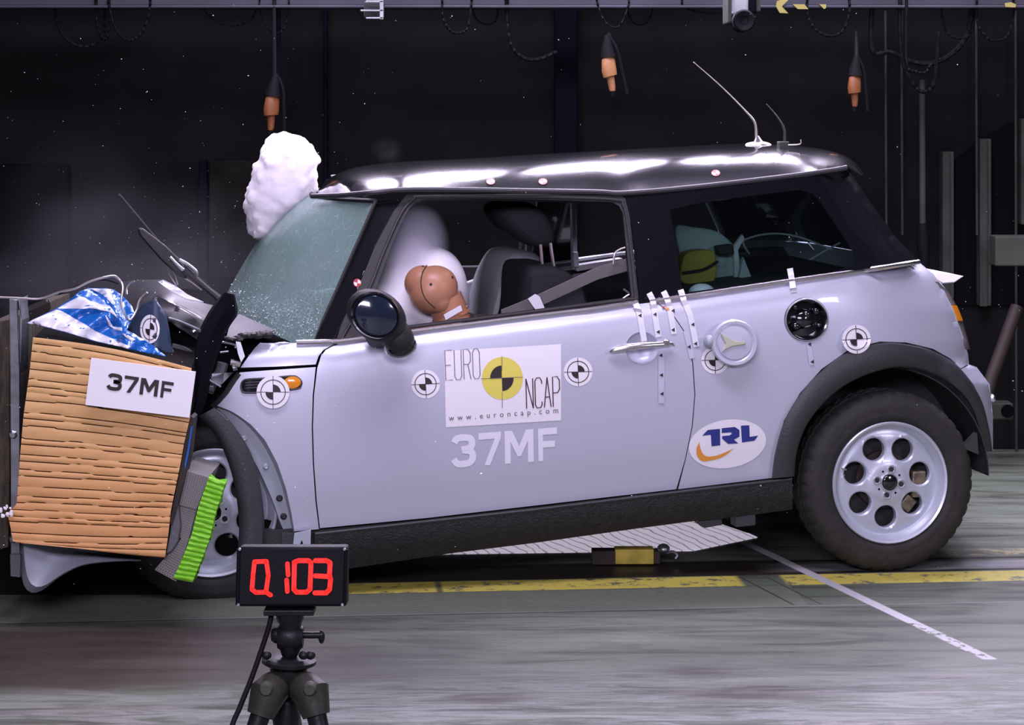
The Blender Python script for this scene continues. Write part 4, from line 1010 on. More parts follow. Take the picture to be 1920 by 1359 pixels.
# rating sticker on the door
st = G(); A4 = [(833, 658), (1052, 645), (1052, 788), (836, 801)]
flat_fill(st, A4, lay(0), 16, 0)
flat_fill(st, circ(942, 709, 38.5, 40, 40), lay(1), 14, 1)
for a in (180, 0): flat_fill(st, [(941, 709)] + circ(941, 709, 22, 24, 10, 0, a - 2, a + 88), lay(2), 30, 2)
stroke(st, [(902, 710), (980, 707)], 1, lay(3), 3); stroke(st, [(941, 668), (942, 765)], 1, lay(3), 3)
def letters(g, defs, org, ux, uy, w, mi):
    """condensed one-line capitals: strokes in unit cells"""
    org, ux, uy = Vector(org), Vector(ux), Vector(uy); x = 0
    for strokes in defs:
        for s in strokes:
            stroke(g, [org + ux * (x + q[0]) + uy * q[1] for q in s], w, lay(2), mi)
        x += 1.32
Lt = {'E': [[(1, 0), (0, 0), (0, 1), (1, 1)], [(0, .5), (.8, .5)]], 'U': [[(0, 0), (0, .88), (.25, 1), (.75, 1), (1, .88), (1, 0)]],
      'R': [[(0, 1), (0, 0), (.7, 0), (1, .12), (1, .4), (.7, .5), (0, .5)], [(.6, .5), (1, 1)]], 'O': [[(0, .12), (.25, 0), (.75, 0), (1, .12), (1, .88), (.75, 1), (.25, 1), (0, .88), (0, .12)]],
      'N': [[(0, 1), (0, 0)], [(0, 0), (1, 1)], [(1, 1), (1, 0)]], 'C': [[(1, .2), (1, .1), (.75, 0), (.25, 0), (0, .1), (0, .9), (.25, 1), (.75, 1), (1, .9), (1, .8)]],
      'A': [[(0, 1), (.5, 0)], [(.5, 0), (1, 1)], [(.18, .66), (.82, .66)]], 'P': [[(0, 1), (0, 0), (.7, 0), (1, .12), (1, .42), (.7, .54), (0, .54)]]}
letters(st, [Lt[c_] for c_ in 'EURO'], (834, 657), (13, -.7), (2, 56), 1.3, 3)
letters(st, [Lt[c_] for c_ in 'NCAP'], (986, 710), (12.6, -.9), (1.5, 56), 1.9, 4)
text_on(st, 'www.euroncap.com', (842, 792), (1047, 777), (841.5, 782), lay(2), 3, spacing=1.9)
mk('rating_sticker', st.v, st.f, [M['white'], M['yellow'], M['ink'], M['greyink'], mat('dark_red_ink', (.05, .012, .015), .6)], DOOR, fm=st.m, face=TOCAM, smooth=False)
g = G(); big_number(g, (849, 877), (1045, 862), (848, 816), lay(0), 0, 12.5); mk('door_number', g.v, g.f, M['offwhite'], DOOR, face=TOCAM, smooth=False)
# oval laboratory sticker
g = G(); flat_fill(g, circ(1364, 832, 73, 45, 44, -.16), lay(0), 14, 0)
def cq(x, y): return (1240 + x / 5.227, 740 + y / 5.227)
for pl in ([(400, 402), (455, 345), (575, 333), (578, 495), (492, 505), (485, 392)], [(592, 328), (720, 315), (765, 345), (766, 410), (712, 440), (755, 476), (655, 482), (596, 430), (596, 405), (668, 398), (690, 385), (685, 368), (592, 375)],
           [(780, 303), (862, 298), (866, 412), (950, 400), (912, 450), (790, 468)]):
    flat_fill(g, [cq(*p) for p in pl], lay(1), 30, 1)
sw = spl([(372, 462), (382, 520), (410, 580), (460, 605), (560, 590), (715, 524)], 6) + spl([(715, 524), (600, 610), (480, 645), (400, 650), (352, 600), (345, 530), (372, 462)], 6)[1:-1]
flat_fill(g, [cq(p.x, p.y) for p in sw], lay(1), 30, 2)
mk('oval_sticker', g.v, g.f, [M['white'], M['navy'], M['orange_logo']], QUART, fm=g.m, face=TOCAM, smooth=False)
# measuring tapes with arrow heads
def tri(g, x, y, s=4, fn=None): flat_fill(g, [(x - s, y + .5), (x + s * .8, y - s), (x + s * .9, y + s)], (fn or lay)(2), 30, 1)
tapes = [([(1192, 569), (1200, 590), (1208, 640)], [(1200, 591)], 5.5), ([(1217, 549), (1224, 562), (1228, 590), (1235, 632)], [(1228, 589), (1234, 622)], 5.5), ([(1244, 546), (1252, 562), (1258, 590), (1264, 626)], [(1262, 582), (1262, 618)], 5.5),
         ([(1276, 543), (1282, 562), (1294, 590), (1298, 608), (1306, 650)], [(1299, 608), (1304, 644)], 5.5), ([(1240, 655), (1240, 700), (1240, 756)], [(1239, 666), (1240, 703), (1241, 738)], 5.5),
         ([(1286, 620), (1292, 645), (1298, 672)], [(1292, 650)], 5), ([(1481, 503), (1485, 526), (1488, 548)], [], 5.5), ([(1517, 644), (1522, 684)], [(1518, 645), (1523, 678)], 4.5)]
for pts, tr, w in tapes:
    g = G(); fn = lambda o: (lambda u, v: onc(u, v, (.020 if abs(v - interp(BELT, u)) < 14 else .004) + .0012 * o))
    P = resample([Vector(p) for p in pts], 12); stroke(g, P, w * 2, fn(0), 0)
    for q in tr: tri(g, q[0], q[1], 3.6, fn)
    mk('tape_strip', g.v, g.f, [M['tapeclear'] if w < 5.5 or pts[0][1] > 640 else M['tape'], M['ink']], QUART if pts[0][0] > 1276 else DOOR, fm=g.m, face=TOCAM, smooth=False)
g = G(); flat_fill(g, circ(1252, 579, 3, 3, 12), lay(4), 30, 0); flat_fill(g, circ(1244, 576, 2.4, 2, 12), lay(4), 30, 1); mk('spot_mark', g.v, g.f, [M['orange_logo'], M['red']], DOOR, face=TOCAM, smooth=False, fm=g.m)
# cap lettering
def capfn(u, v): return RWC + rX * u + rU * v + rA * .0165
g = G(); vs, fs = text_polys('MINI', bold=.02)
R2 = Matrix.Rotation(radians(-68), 2)
g.add([capfn(*(R2 @ Vector(((x - .5) * .030, (y - .5) * .012)))) for x, y in vs], fs)
mk('cap_lettering', g.v, g.f, M['chrome'], RW, face=TOCAM, smooth=False)
# ---------------------------------------------------------------- cabin
g = G(); slab(g, [(640, 640), (760, 626), (775, 660), (760, 720), (650, 740)], .12, WID - .12); g.obj('dashboard', M['interior'], CAR, bevel=.02)
def cbox(g, u, v, d, size, pitch=0, yaw=0, mi=0):
    g.box(car(u, v, d), size, Matrix.Rotation(TH + yaw, 3, 'Z') @ Matrix.Rotation(pitch, 3, 'Y'), mi); return g
def seat(name, back, d0, d1, head, posts, m, mh, hd):
    s = bpy.data.objects.new(name, None); COL.objects.link(s); s.parent = CAR; q = car(back[0][0], back[0][1], (d0 + d1) / 2); s.location = q - ORG[CAR.name]; ORG[s.name] = q; s.empty_display_size = .1
    P = spl(back, 4, closed=True); rows = []
    for w, k in ((0, .86), (.06, .96), (.2, 1), (.5, .985), (.8, 1), (.94, .96), (1, .86)):
        cx = sum(p.x for p in P) / len(P); cy = sum(p.y for p in P) / len(P)
        rows.append([car(cx + (p.x - cx) * k, cy + (p.y - cy) * k, d0) + N * (d1 - d0) * w for p in P] + [car(cx + (P[0].x - cx) * k, cy + (P[0].y - cy) * k, d0) + N * (d1 - d0) * w])
    v, f = grid(rows); n = len(rows[0]); f += [tuple(range(n - 1)), tuple((len(rows) - 1) * n + i for i in range(n - 1))]
    mk('backrest', v, f, m, s)
    if head:
        P = spl(head, 4, closed=True); rows = []; cx = sum(p.x for p in P) / len(P); cy = sum(p.y for p in P) / len(P)
        for w, k in ((0, .55), (.05, .8), (.16, .95), (.35, 1), (.65, 1), (.84, .95), (.95, .8), (1, .55)):
            rows.append([car(cx + (p.x - cx) * k, cy + (p.y - cy) * k, hd) + N * .26 * w for p in P] + [car(cx + (P[0].x - cx) * k, cy + (P[0].y - cy) * k, hd) + N * .26 * w])
        v, f = grid(rows); n = len(rows[0]); f += [tuple(range(n - 1)), tuple((len(rows) - 1) * n + i for i in range(n - 1))]
        mk('headrest', v, f, mh, s)
    for (a, b, dd) in posts:
        g = G(); g.tube([car(a[0], a[1], dd), car(b[0], b[1], dd)], .0065, 8); g.ball(car(b[0], b[1] + 2, dd), (.018, .018, .007), n=12, m=6, mi=0); g.obj('headrest_post', M['chrome'], s)
    return s
seat('front_seat', [(992, 512), (1020, 500), (1058, 505), (1090, 528), (1110, 580), (1112, 640), (1040, 700), (960, 700), (985, 600)], .28, .76,
     [(942, 398), (965, 384), (1000, 382), (1026, 398), (1044, 430), (1046, 456), (1030, 467), (1000, 462), (968, 440), (950, 420)],
     [((1013, 452), (1017, 500), .40), ((1032, 455), (1040, 511), .38)], M['fabric'], M['fabric'], .38)
seat('far_front_seat', [(948, 500), (970, 477), (1000, 474), (1018, 484), (1010, 520), (1000, 590), (990, 680), (900, 700), (925, 560)], .82, 1.3,
     [(926, 392), (944, 380), (985, 380), (1000, 400), (1000, 440), (975, 442), (950, 432), (932, 412)],
     [((974, 436), (975, 476), 1.04), ((984, 440), (986, 478), 1.0)], M['greyseat'], M['fabric'], 1.0)
g = G(); bl = [(1176, 496), (1120, 512), (1060, 540), (1012, 562), (975, 578), (940, 592)]
P = resample([Vector(p) for p in bl], 20); L = [car(p.x, p.y - 11, .16 + .0 * i) for i, p in enumerate(P)]; R_ = [car(p.x, p.y + 12, .16 + .012) for p in P]
v, f = grid([L, R_]); BELTO = mk('seat_belt', v, f, M['belt'], CAR, solid=.003, face=TOCAM)
g = G(); g.v = []; pts = [(990, 560), (1004, 551), (1012, 556), (1024, 584), (1010, 588), (998, 572)]; a = [car(u, v_, .135) for u, v_ in pts]
g.prism(list(range(6)), lambda i: a[i], lambda i: a[i] + N * .004); g.obj('belt_tape', M['tape'], BELTO, smooth=False)
# far door inside: grey trim, window line
g = G(); slab(g, [(820, 500), (930, 498), (920, 520), (905, 560), (830, 600), (790, 600)], 1.46, 1.50); g.obj('far_door_trim', M['interior'], CAR, bevel=.01)
g = G(); slab(g, [(868, 532), (905, 519), (942, 516), (930, 545), (900, 600), (850, 600)], 1.36, 1.40); g.obj('far_door_card', M['greyseat'], CAR, bevel=.01)
g = G(); g.tube([car(890, 531, 1.34), car(915, 524, 1.34), (car(945, 521, 1.34))], .012, 8); g.obj('far_grab_bar', M['tape'], CAR)
g = G(); slab(g, [(1072, 376), (1080, 376), (1083, 505), (1075, 505)], 1.44, 1.48); slab(g, [(1078, 498), (1168, 484), (1168, 494), (1082, 509)], 1.42, 1.48); g.obj('far_window_rail', M['greyseat'], CAR, smooth=False, bevel=.003)
g = G(); slab(g, [(1076, 473), (1084, 473), (1086, 500), (1077, 500)], 1.40, 1.43); g.obj('far_window_catch', M['tape'], CAR, smooth=False)
for p in ([(1150, 495), (1153, 475), (1163, 467), (1172, 464)], [(1148, 575), (1168, 560), (1186, 548)], [(1120, 582), (1160, 573), (1185, 566), (1190, 570)], [(1169, 542), (1180, 550), (1186, 556)]):
    g = G(); g.tube(spl([car(u, v_, .12) for u, v_ in p], 5), .0035, 6); g.obj('loose_wire', M['wire'], CAR)
g = G(); slab(g, [(1200, 560), (1620, 505), (1660, 600), (1640, 660), (1220, 700)], .30, WID - .30); g.obj('rear_bench', M['interior'], CAR, bevel=.02)
for p in ([(1345, 480), (1400, 448), (1450, 438), (1500, 445), (1560, 468)], [(1500, 500), (1530, 480), (1575, 455)], [(1390, 440), (1395, 460), (1405, 476)]):
    g = G(); g.tube(spl([car(u, v_, .8) for u, v_ in p], 6), .004, 6); g.obj('sensor_cable', M['greyseat'], CAR)
g = G(); slab(g, [(1350, 372), (1432, 362), (1470, 430), (1385, 445)], 1.50, 1.52); g.obj('far_quarter_reflector', M['interior'], CAR)
# steering bag, puffed through the open door window
AB = G(); 
for (u, v_, d, r) in ((795, 570, .36, (.145, .17, .20)), (755, 560, .38, (.12, .16, .17)), (828, 585, .42, (.085, .16, .15)), (740, 590, .30, (.12, .12, .10)), (762, 515, .40, (.10, .14, .14))):
    AB.ball(car(u, v_, d), r, Matrix.Rotation(TH, 3, 'Z') @ Matrix.Rotation(radians(20), 3, 'Y'), 24, 16, fn=lambda q: 1 + .035 * noise.noise(q * 2.5))
ab = AB.obj('airbag', M['airbag'], CAR); md = ab.modifiers.new('merge', 'REMESH'); md.mode = 'VOXEL'; md.voxel_size = .011; md.use_smooth_shade = True
md = ab.modifiers.new('relax', 'SMOOTH'); md.iterations = 14; md.factor = .6
# ---------------------------------------------------------------- dummies
DM = empty('crash_test_dummy', car(830, 640, .3), 'tan crash test dummy with its head in the white airbag at the front door window', 'dummy')
Rh = Matrix.Rotation(TH, 3, 'Z') @ Matrix.Rotation(radians(52), 3, 'Y')
hc = car(812, 542, .14)
g = G()
def headf(q):
    k = 1.0
    if q.x < -.2: k -= .05 * (-q.x)
    return k
g.ball(hc, (.080, .072, .084), Rh, 36, 24, fn=headf)
# brow, nose, jaw pressed into the bag
g.ball(px(792, 531, hc.y + .01), (.060, .064, .060), Rh, 24, 16); g.ball(px(822, 562, hc.y), (.052, .060, .046), Rh, 20, 14); g.ball(px(806, 545, hc.y), (.066, .068, .066), Rh, 20, 14)
hd = g.obj('head', M['skin'], DM); md = hd.modifiers.new('merge', 'REMESH'); md.mode = 'VOXEL'; md.voxel_size = .005; md.use_smooth_shade = True
md = hd.modifiers.new('relax', 'SMOOTH'); md.iterations = 5
g = G(); pts = []
for u_, v_ in [tuple(q) for q in spl([(800, 497), (791, 515), (790, 538), (798, 560), (816, 578)], 5)]:
    q = car(u_, v_, .14); d_ = ray(u_, v_).normalized(); q = q - d_ * .12
    for k in range(200):
        l = Rh.inverted() @ (q - hc)
        if (l.x / .080) ** 2 + (l.y / .072) ** 2 + (l.z / .084) ** 2 < 1: break
        q = q + d_ * .001
    pts.append(q)
g.tube(pts, .0016, 6); g.obj('skull_seam', M['rust'], hd)
for a, b in ((808, 533), (848, 520), (793, 500), (843, 578)):
    d_ = ray(a, b).normalized(); q = car(a, b, .14); 
    for k in range(60):
        if (Rh.inverted() @ (q - hc)).length > .099: break
        q = q - d_ * .003
        l = Rh.inverted() @ (q - hc)
        if (l.x / .080) ** 2 + (l.y / .072) ** 2 + (l.z / .084) ** 2 > 1: break
    g = G(); g.ball(q + d_ * .002, (.0045, .0045, .0045), n=10, m=6); g.obj('head_screw', M['interior'], hd)
g = G(); nk = spl([car(832, 560, .15), car(845, 590, .15), car(852, 625, .15)], 4); g.tube(nk, [.062, .06, .066], 20)
for t in (.5,): 
    q = nk[int(t * (len(nk) - 1))]; g.tube([q, q + (nk[-1] - nk[0]).normalized() * .006], .0645, 20)
g.obj('neck', M['skin'], DM)
g = G(); a = [car(u, v_, .078) for u, v_ in ((832, 590), (864, 572), (867, 582), (836, 600))]; g.prism([0, 1, 2, 3], lambda i: a[i], lambda i: a[i] + N * .004); g.obj('neck_tape', M['tape'], DM)
g = G(); g.ball(car(862, 640, .26), (.12, .20, .10), Matrix.Rotation(TH, 3, 'Z'), 24, 14); g.ball(car(900, 700, .26), (.18, .22, .18), Matrix.Rotation(TH, 3, 'Z'), 24, 14); g.obj('torso', M['interior'], DM)
g = G(); g.ball(car(902, 596, .12), (.028, .03, .014), n=14, m=8); g.ball(car(893, 594, .11), (.014, .02, .010), n=10, m=6); g.obj('shoulder_joint', M['rust'], DM)
CS = empty('child_seat', car(1330, 560, .6), 'pale child seat shell with yellow padding seen through the rear side window', 'child seat')
g = G()
def tslab(g, uv, d0, d1, mi=0): slab(g, uv, d0, d1, mi)
P = [(p.x, p.y) for p in spl([(1268, 425), (1300, 426), (1345, 434), (1378, 462), (1395, 500), (1405, 524), (1340, 532), (1288, 540), (1275, 480)], 4, closed=True)]
tslab(g, P, .62, .92); g.obj('shell', M['shell'], CS, bevel=.02)
P = [(p.x, p.y) for p in spl([(1278, 500), (1285, 478), (1305, 470), (1335, 470), (1342, 482), (1340, 526), (1300, 534), (1276, 526)], 4, closed=True)]
g = G(); tslab(g, P, .54, .62); g.obj('padding', M['yellowpad'], CS, bevel=.015)
g = G(); tslab(g, [(1345, 462), (1374, 458), (1377, 476), (1348, 478)], .55, .6); g.obj('buckle', M['interior'], CS, bevel=.004)
g = G(); tslab(g, [(1376, 462), (1392, 440), (1396, 446), (1384, 468), (1388, 520), (1378, 522)], .56, .58); g.obj('harness', M['tape'], CS)
g = G(); tslab(g, [(1386, 520), (1394, 482), (1410, 522)], .52, .54); g.obj('side_wing', M['shell'], CS)
g = G(); g.tube(spl([car(1280, 512, .53), car(1320, 505, .53), car(1346, 490, .53)], 5), .006, 6); g.obj('strap', M['interior'], CS)
g = G(); g.ball(car(1316, 548, .22), (.045, .05, .03), Matrix.Rotation(TH, 3, 'Z'), 20, 12); tag(g.obj('silver_pouch', M['tape']), 'pale silvery pouch lying inside the rear side window above the chrome strip', 'pouch')
# ---------------------------------------------------------------- crushed front end
def sheet(name, vs, fs, m, par=CAR, solid=.003, fm=None, sm=False, sub=0, bev=0):
    return mk(name, [car(*q) for q in vs], fs, m, par, smooth=sm, solid=solid, face=TOCAM, fm=fm, sub=sub, bevel=bev, ang=25)
def fold(name, outline, m, d0, amp, par=CAR, step=14, sc=14, seed=0, tilt=(0, 0), solid=.003, ang=179, mats=None, mfn=None, c0=None):
    """crumpled sheet: outline traced, relief from ridged noise"""
    v2, f = fill(outline, step); cx = sum(p[0] for p in outline) / len(outline); cy = sum(p[1] for p in outline) / len(outline)
    vs = []
    for x, y in v2:
        n_ = abs(noise.noise(Vector((x / (sc * 6), y / (sc * 4), seed)))) * 2 + .5 * abs(noise.noise(Vector((x / (sc * 2.2) + 7, y / (sc * 1.6), seed + 3))))
        vs.append(car(x, y, d0 + (x - cx) * tilt[0] + (y - cy) * tilt[1] + amp * (n_ - .5)))
    fm = [mfn(sum(v2[i][0] for i in t) / 3, sum(v2[i][1] for i in t) / 3) for t in f] if mfn else None
    return mk(name, vs, f, mats or m, par, smooth=True, solid=solid, face=TOCAM, fm=fm, ang=ang)
# bonnet thrown up and folded back
sheet('crumpled_bonnet', [(228, 528, .9), (262, 524, .8), (300, 524, .7), (330, 545, .45), (372, 566, .3), (408, 574, .35), (396, 600, .2), (372, 618, .12), (318, 596, .06), (270, 588, .05), (248, 600, .1), (236, 590, .3), (250, 556, .5), (292, 556, .2), (330, 575, .12)],
      [(0, 1, 12), (1, 13, 12), (1, 2, 13), (2, 3, 13), (3, 14, 13), (3, 4, 14), (4, 5, 6), (4, 6, 14), (6, 7, 14), (7, 8, 14), (8, 9, 13), (8, 13, 14), (9, 10, 12), (9, 12, 13), (10, 11, 12), (0, 12, 11)], M['greysheet'], sm=True)
fold('bonnet_underside', [(305, 582), (345, 586), (396, 606), (385, 640), (368, 636), (320, 604), (300, 600)], M['greysheet2'], .05, .04, step=12, sc=9)
sheet('bonnet_edge', [(296, 528, .3), (306, 524, .3), (330, 536, .24), (352, 552, .18), (382, 566, .14), (350, 560, .10), (322, 546, .16), (304, 534, .22)], [(0, 1, 2, 7), (7, 2, 6), (2, 3, 5, 6), (3, 4, 5)], M['whitefoil'])
g = G(); g.tube(spl([car(u, v_, d) for u, v_, d in ((316, 596, .0), (340, 604, .0), (372, 618, .0), (376, 622, 0))], 4), .005, 6); g.obj('bonnet_hem', M['steel'], CAR)
sheet('cowl_panel', [(448, 588, .22), (470, 598, .2), (515, 618, .12), (505, 624, .1), (470, 630, .06), (424, 634, .04), (430, 612, .12)], [(0, 1, 6), (1, 2, 3), (1, 3, 4), (1, 4, 6), (4, 5, 6)], M['greysheet2'])
g = G()
for k in range(9):
    u = 430 + k * 9; g.ball(car(u, 636 - k * 1.2 + random.uniform(-3, 3), .05), (.02, .02, .008 + .006 * random.random()), n=8, m=6, fn=lambda q: 1 + .3 * noise.noise(q * 5 + Vector((k, 0, 0))))
g.obj('torn_seal', M['black'], CAR)
# dark curved rubber band standing between bonnet and fender
bo = resample(spl([(420, 548), (404, 566), (388, 590), (374, 620), (364, 660), (357, 690), (353, 740), (350, 790)], 6), 30)
bi = resample(spl([(440, 552), (446, 584), (432, 610), (420, 632), (410, 660), (398, 700), (388, 745), (372, 792)], 6), 30)
rows = [[car(a.x + (b.x - a.x) * w, a.y + (b.y - a.y) * w, -.03 - o_) for a, b in zip(bo, bi)] for w, o_ in ((0, -.05), (.1, .0), (.5, .02), (.9, 0), (1, -.05))]
v, f = grid(rows); mk('rubber_band', v, f, M['navyrubber'], CAR, face=TOCAM, solid=.006)
# engine bay remains behind
g = G(); slab(g, [(300, 598), (450, 610), (600, 660), (590, 760), (430, 760), (380, 800), (330, 790), (310, 700)], .16, WID - .2); g.obj('engine_block', M['dark'], CAR, bevel=.02)
bits = [('hose', M['black'], [(322, 650), (352, 660), (372, 690)], .012, .04), ('bracket_rod', M['steel'], [(415, 641), (440, 646), (441, 652)], .004, .06), ('bracket_rod', M['steel'], [(413, 661), (420, 660), (428, 659)], .003, .06),
        ('hose', M['greysheet2'], [(390, 735), (400, 714), (412, 700), (418, 680)], .018, .08), ('bracket_rod', M['steel'], [(392, 712), (414, 725)], .004, .0), ('hose', M['greysheet2'], [(383, 727), (400, 729)], .010, .04),
        ('latch', M['chrome'], [(432, 679), (440, 680), (450, 684)], .010, .03), ('latch', M['steel'], [(436, 690), (444, 688)], .012, .05), ('spring_wire', M['wire'], [(340, 672), (350, 666), (355, 662)], .003, .02)]
for nm, m_, p, r_, d_ in bits:
    g = G(); g.tube(spl([car(u, v_, d_) for u, v_ in p], 4), r_, 8); g.obj(nm, m_, CAR)
sheet('chrome_trim', [(392, 701, .03), (420, 699, .05), (437, 698, .06), (418, 718, .02), (411, 724, .0), (396, 708, .0)], [(0, 1, 5), (1, 2, 3), (1, 3, 4, 5)], M['steel'])
sheet('bonnet_strut', [(442, 640, .03), (451, 641, .03), (459, 668, .02), (452, 679, .02), (446, 662, .025)], [(0, 1, 2, 4), (4, 2, 3)], M['whitefoil'], solid=.01)
g = G(); q = car(363, 622, .02); g.ball(q, (.009, .008, .007), n=12, m=8); g.obj('lamp_bulb', M['chrome'], CAR)
g = G(); 
for k in range(5): g.tube([car(366 + k * 1.2, 748 + k * 5, .02), car(378 + k * .4, 746 + k * 5, .02)], .0035, 6)
g.obj('bellows', M['trim'], CAR)
g = G(); g.tube([onc(p[0], p[1], -.004) for p in ((449, 700), (440, 712), (425, 735), (410, 752), (398, 762))], .010, 8); g.obj('fender_edge', M['black'], CAR)
# rear of the torn arch: inner pieces by the flat tyre
g = G(); slab(g, [(528, 998), (552, 998), (550, 1030), (530, 1040)], .05, .12); g.obj('inner_flap', M['trim'], CAR)
sheet('jack_point', [(552, 1000, .01), (583, 994, .01), (582, 1030, .01), (572, 1030, .01), (566, 1012, .01), (556, 1034, .01), (549, 1030, .01)], [(0, 1, 4), (1, 2, 3, 4), (0, 4, 5, 6)], M['silver_in'], solid=.01)
# wiper knocked up
WI = bpy.data.objects.new('wiper', None); COL.objects.link(WI); WI.parent = CAR; q = car(415, 555, .2); WI.location = q - ORG[CAR.name]; ORG[WI.name] = q; WI.empty_display_size = .1
g = G(); g.tube(spl([car(u, v_, .25) for u, v_ in ((222, 364), (232, 374), (262, 410), (300, 455), (334, 486), (362, 512), (392, 540), (416, 558))], 5), [.005, .003, .004, .004, .005, .005, .005, .006], 7); g.obj('blade_rubber', M['trim'], WI)
g = G(); 
wa = [(258, 428), (268, 428), (286, 442), (312, 462), (340, 490), (352, 512), (350, 524), (332, 516), (300, 486), (274, 456), (262, 442)]
slab(g, wa, .22, .26); g.obj('arm_cover', M['black'], WI, bevel=.006)
g = G(); g.tube(spl([car(u, v_, .2) for u, v_ in ((318, 482), (336, 500), (364, 520), (368, 510), (352, 496), (336, 487))], 4), .006, 7); g.obj('arm_link', M['steel'], WI)
g = G(); g.tube(spl([car(u, v_, .2) for u, v_ in ((345, 505), (372, 528), (404, 555), (412, 566))], 4), [.012, .010, .012], 8); g.obj('arm', M['black'], WI)
for p in ([(313, 498), (318, 515), (331, 535)], [(316, 500), (332, 512), (360, 530), (378, 544)], [(322, 502), (330, 520), (334, 534)]):
    g = G(); g.tube([car(u, v_, .24) for u, v_ in p], .0025, 6); g.obj('washer_tube', M['wire'], WI)
# bumper skin dropped below the barrier
bo = resample(spl([(45, 972), (40, 1010), (39, 1060), (44, 1095), (58, 1111), (80, 1106), (110, 1083), (150, 1062), (200, 1054), (264, 1051)], 5), 36)
bi = resample(spl([(52, 966), (70, 972), (92, 985), (110, 1000), (120, 1012), (130, 1018), (150, 1022), (180, 1030), (220, 1040), (262, 1046)], 5), 36)
rows = [[px(a.x + (b.x - a.x) * w, a.y + (b.y - a.y) * w, 6.44 + o_ * (1 - .7 * i / 36)) for i, (a, b) in enumerate(zip(bo, bi))] for w, o_ in ((0, .02), (.12, -.04), (.5, .0), (.85, .09), (1, .10))]
v, f = grid(rows); tag(mk('bumper_skin', v, f, M['silver_in'], None, face=(0, -1, .2), solid=.006), 'grey plastic bumper skin hanging under the tan barrier block, at lower left', 'bumper')
# ---------------------------------------------------------------- barrier
YB = 6.36
BR = empty('deformable_barrier', px(190, 1075, YB), 'tan layered deformable barrier block crushed against the car nose', 'barrier')
# the face: stacked pressed layers, each edge a little different
blkL = [(62, 632), (55, 700), (44, 780), (38, 850), (33, 920), (31, 945), (14, 962), (20, 990), (24, 1015), (40, 1018), (50, 1012)]
blkR = [(359, 690), (357, 780), (345, 832), (338, 872), (328, 920), (320, 960), (316, 1000), (309, 1046)]
LL = resample([Vector(p) for p in blkL], 200); RR = resample([Vector(p) for p in blkR], 200)
v2 = []; nu = 46; nv = 27; random.seed(3)
cuts = sorted([0, .03] + [k / 27 + random.uniform(-.012, .012) for k in range(2, 27)] + [1]); rowsF = []
for j in range(len(cuts) - 1):
    t0, t1 = cuts[j], cuts[j + 1]
    for q, dy in ((0, .0), (.0, None), (1, .0)):
        pass
g = G()
def facept(t, s, dy):
    a = LL[min(199, int(t * 199))]; b = RR[min(199, int(t * 199))]
    x = a.x + (b.x - a.x) * s; y = a.y + (b.y - a.y) * s
    y += -5 * sin(pi * s) * (1 - t) * 1.5 + 9 * sin(pi * s) * t * .4
    return px(x, y, YB + dy)
gap_seed = 0
for j in range(len(cuts) - 1):
    t0, t1 = cuts[j], cuts[j + 1]; rows = []
    wig = lambda s, t: .0065 * noise.noise(Vector((s * 4, t * 40, 2))) + .0014 * noise.noise(Vector((s * 15, t * 60, 5)))
    for k, (w, dy) in enumerate(((0, .03), (.03, .0015), (.3, 0), (.7, 0), (.97, .0015), (1, .03))):
        rows.append([])
        for i in range(nu + 1):
            s = i / nu; t = t0 + (t1 - t0) * w; tt = min(1, max(0, t + (wig(s, t0) if w < .5 and j > 0 else wig(s, t1) if w > .5 and j < len(cuts) - 2 else 0)))
            # width of the opening fold varies along the layer
            op = .0007 + max(0, noise.noise(Vector((s * 3.1, j * 1.7, 9)))) * .0035
            if w in (.03,): tt += op
            if w in (.97,): tt -= op
            rows[-1].append(facept(min(1, max(0, tt)), s, dy + .003 * noise.noise(Vector((s * 4, t * 9, 1)))))
    v, f = grid(rows); g.add(v, f, 0)
g.obj('folded_cladding', [M['clad']], BR, face=(0, -1, 0), ang=50)
g = G(); o_ = [facept(i / 40, .004, 0) for i in range(41)] + [facept(1 - i / 40, .996, 0) for i in range(41)]
o_ = [p + Vector((0, .014, 0)) for p in o_]; n = len(o_)
g.prism(list(range(n)), lambda i: o_[i], lambda i: o_[i] + Vector((-.10, .95, 0))); g.obj('core', M['coredark'], BR, smooth=False)
# dark right side plate with a blue edge strip
g = G(); g.py([(357, 780), (363, 784), (356, 850), (345, 900), (330, 960), (322, 985), (318, 980), (330, 920), (340, 870), (346, 832)], YB + .01, .08); g.obj('side_plate', M['rust'], BR, smooth=False)
g = G(); g.py([(358, 800), (361, 800), (353, 855), (347, 880), (346, 870), (352, 840)], YB, .02); g.obj('blue_edge', M['bluefoil'], BR, smooth=False)
g = G(); g.py([(330, 915), (322, 965), (318, 1000), (310, 1040), (322, 1034), (334, 1015), (338, 985), (334, 950)], YB + .02, .06); g.obj('bent_skin', M['greysheet2'], BR, bevel=.004)
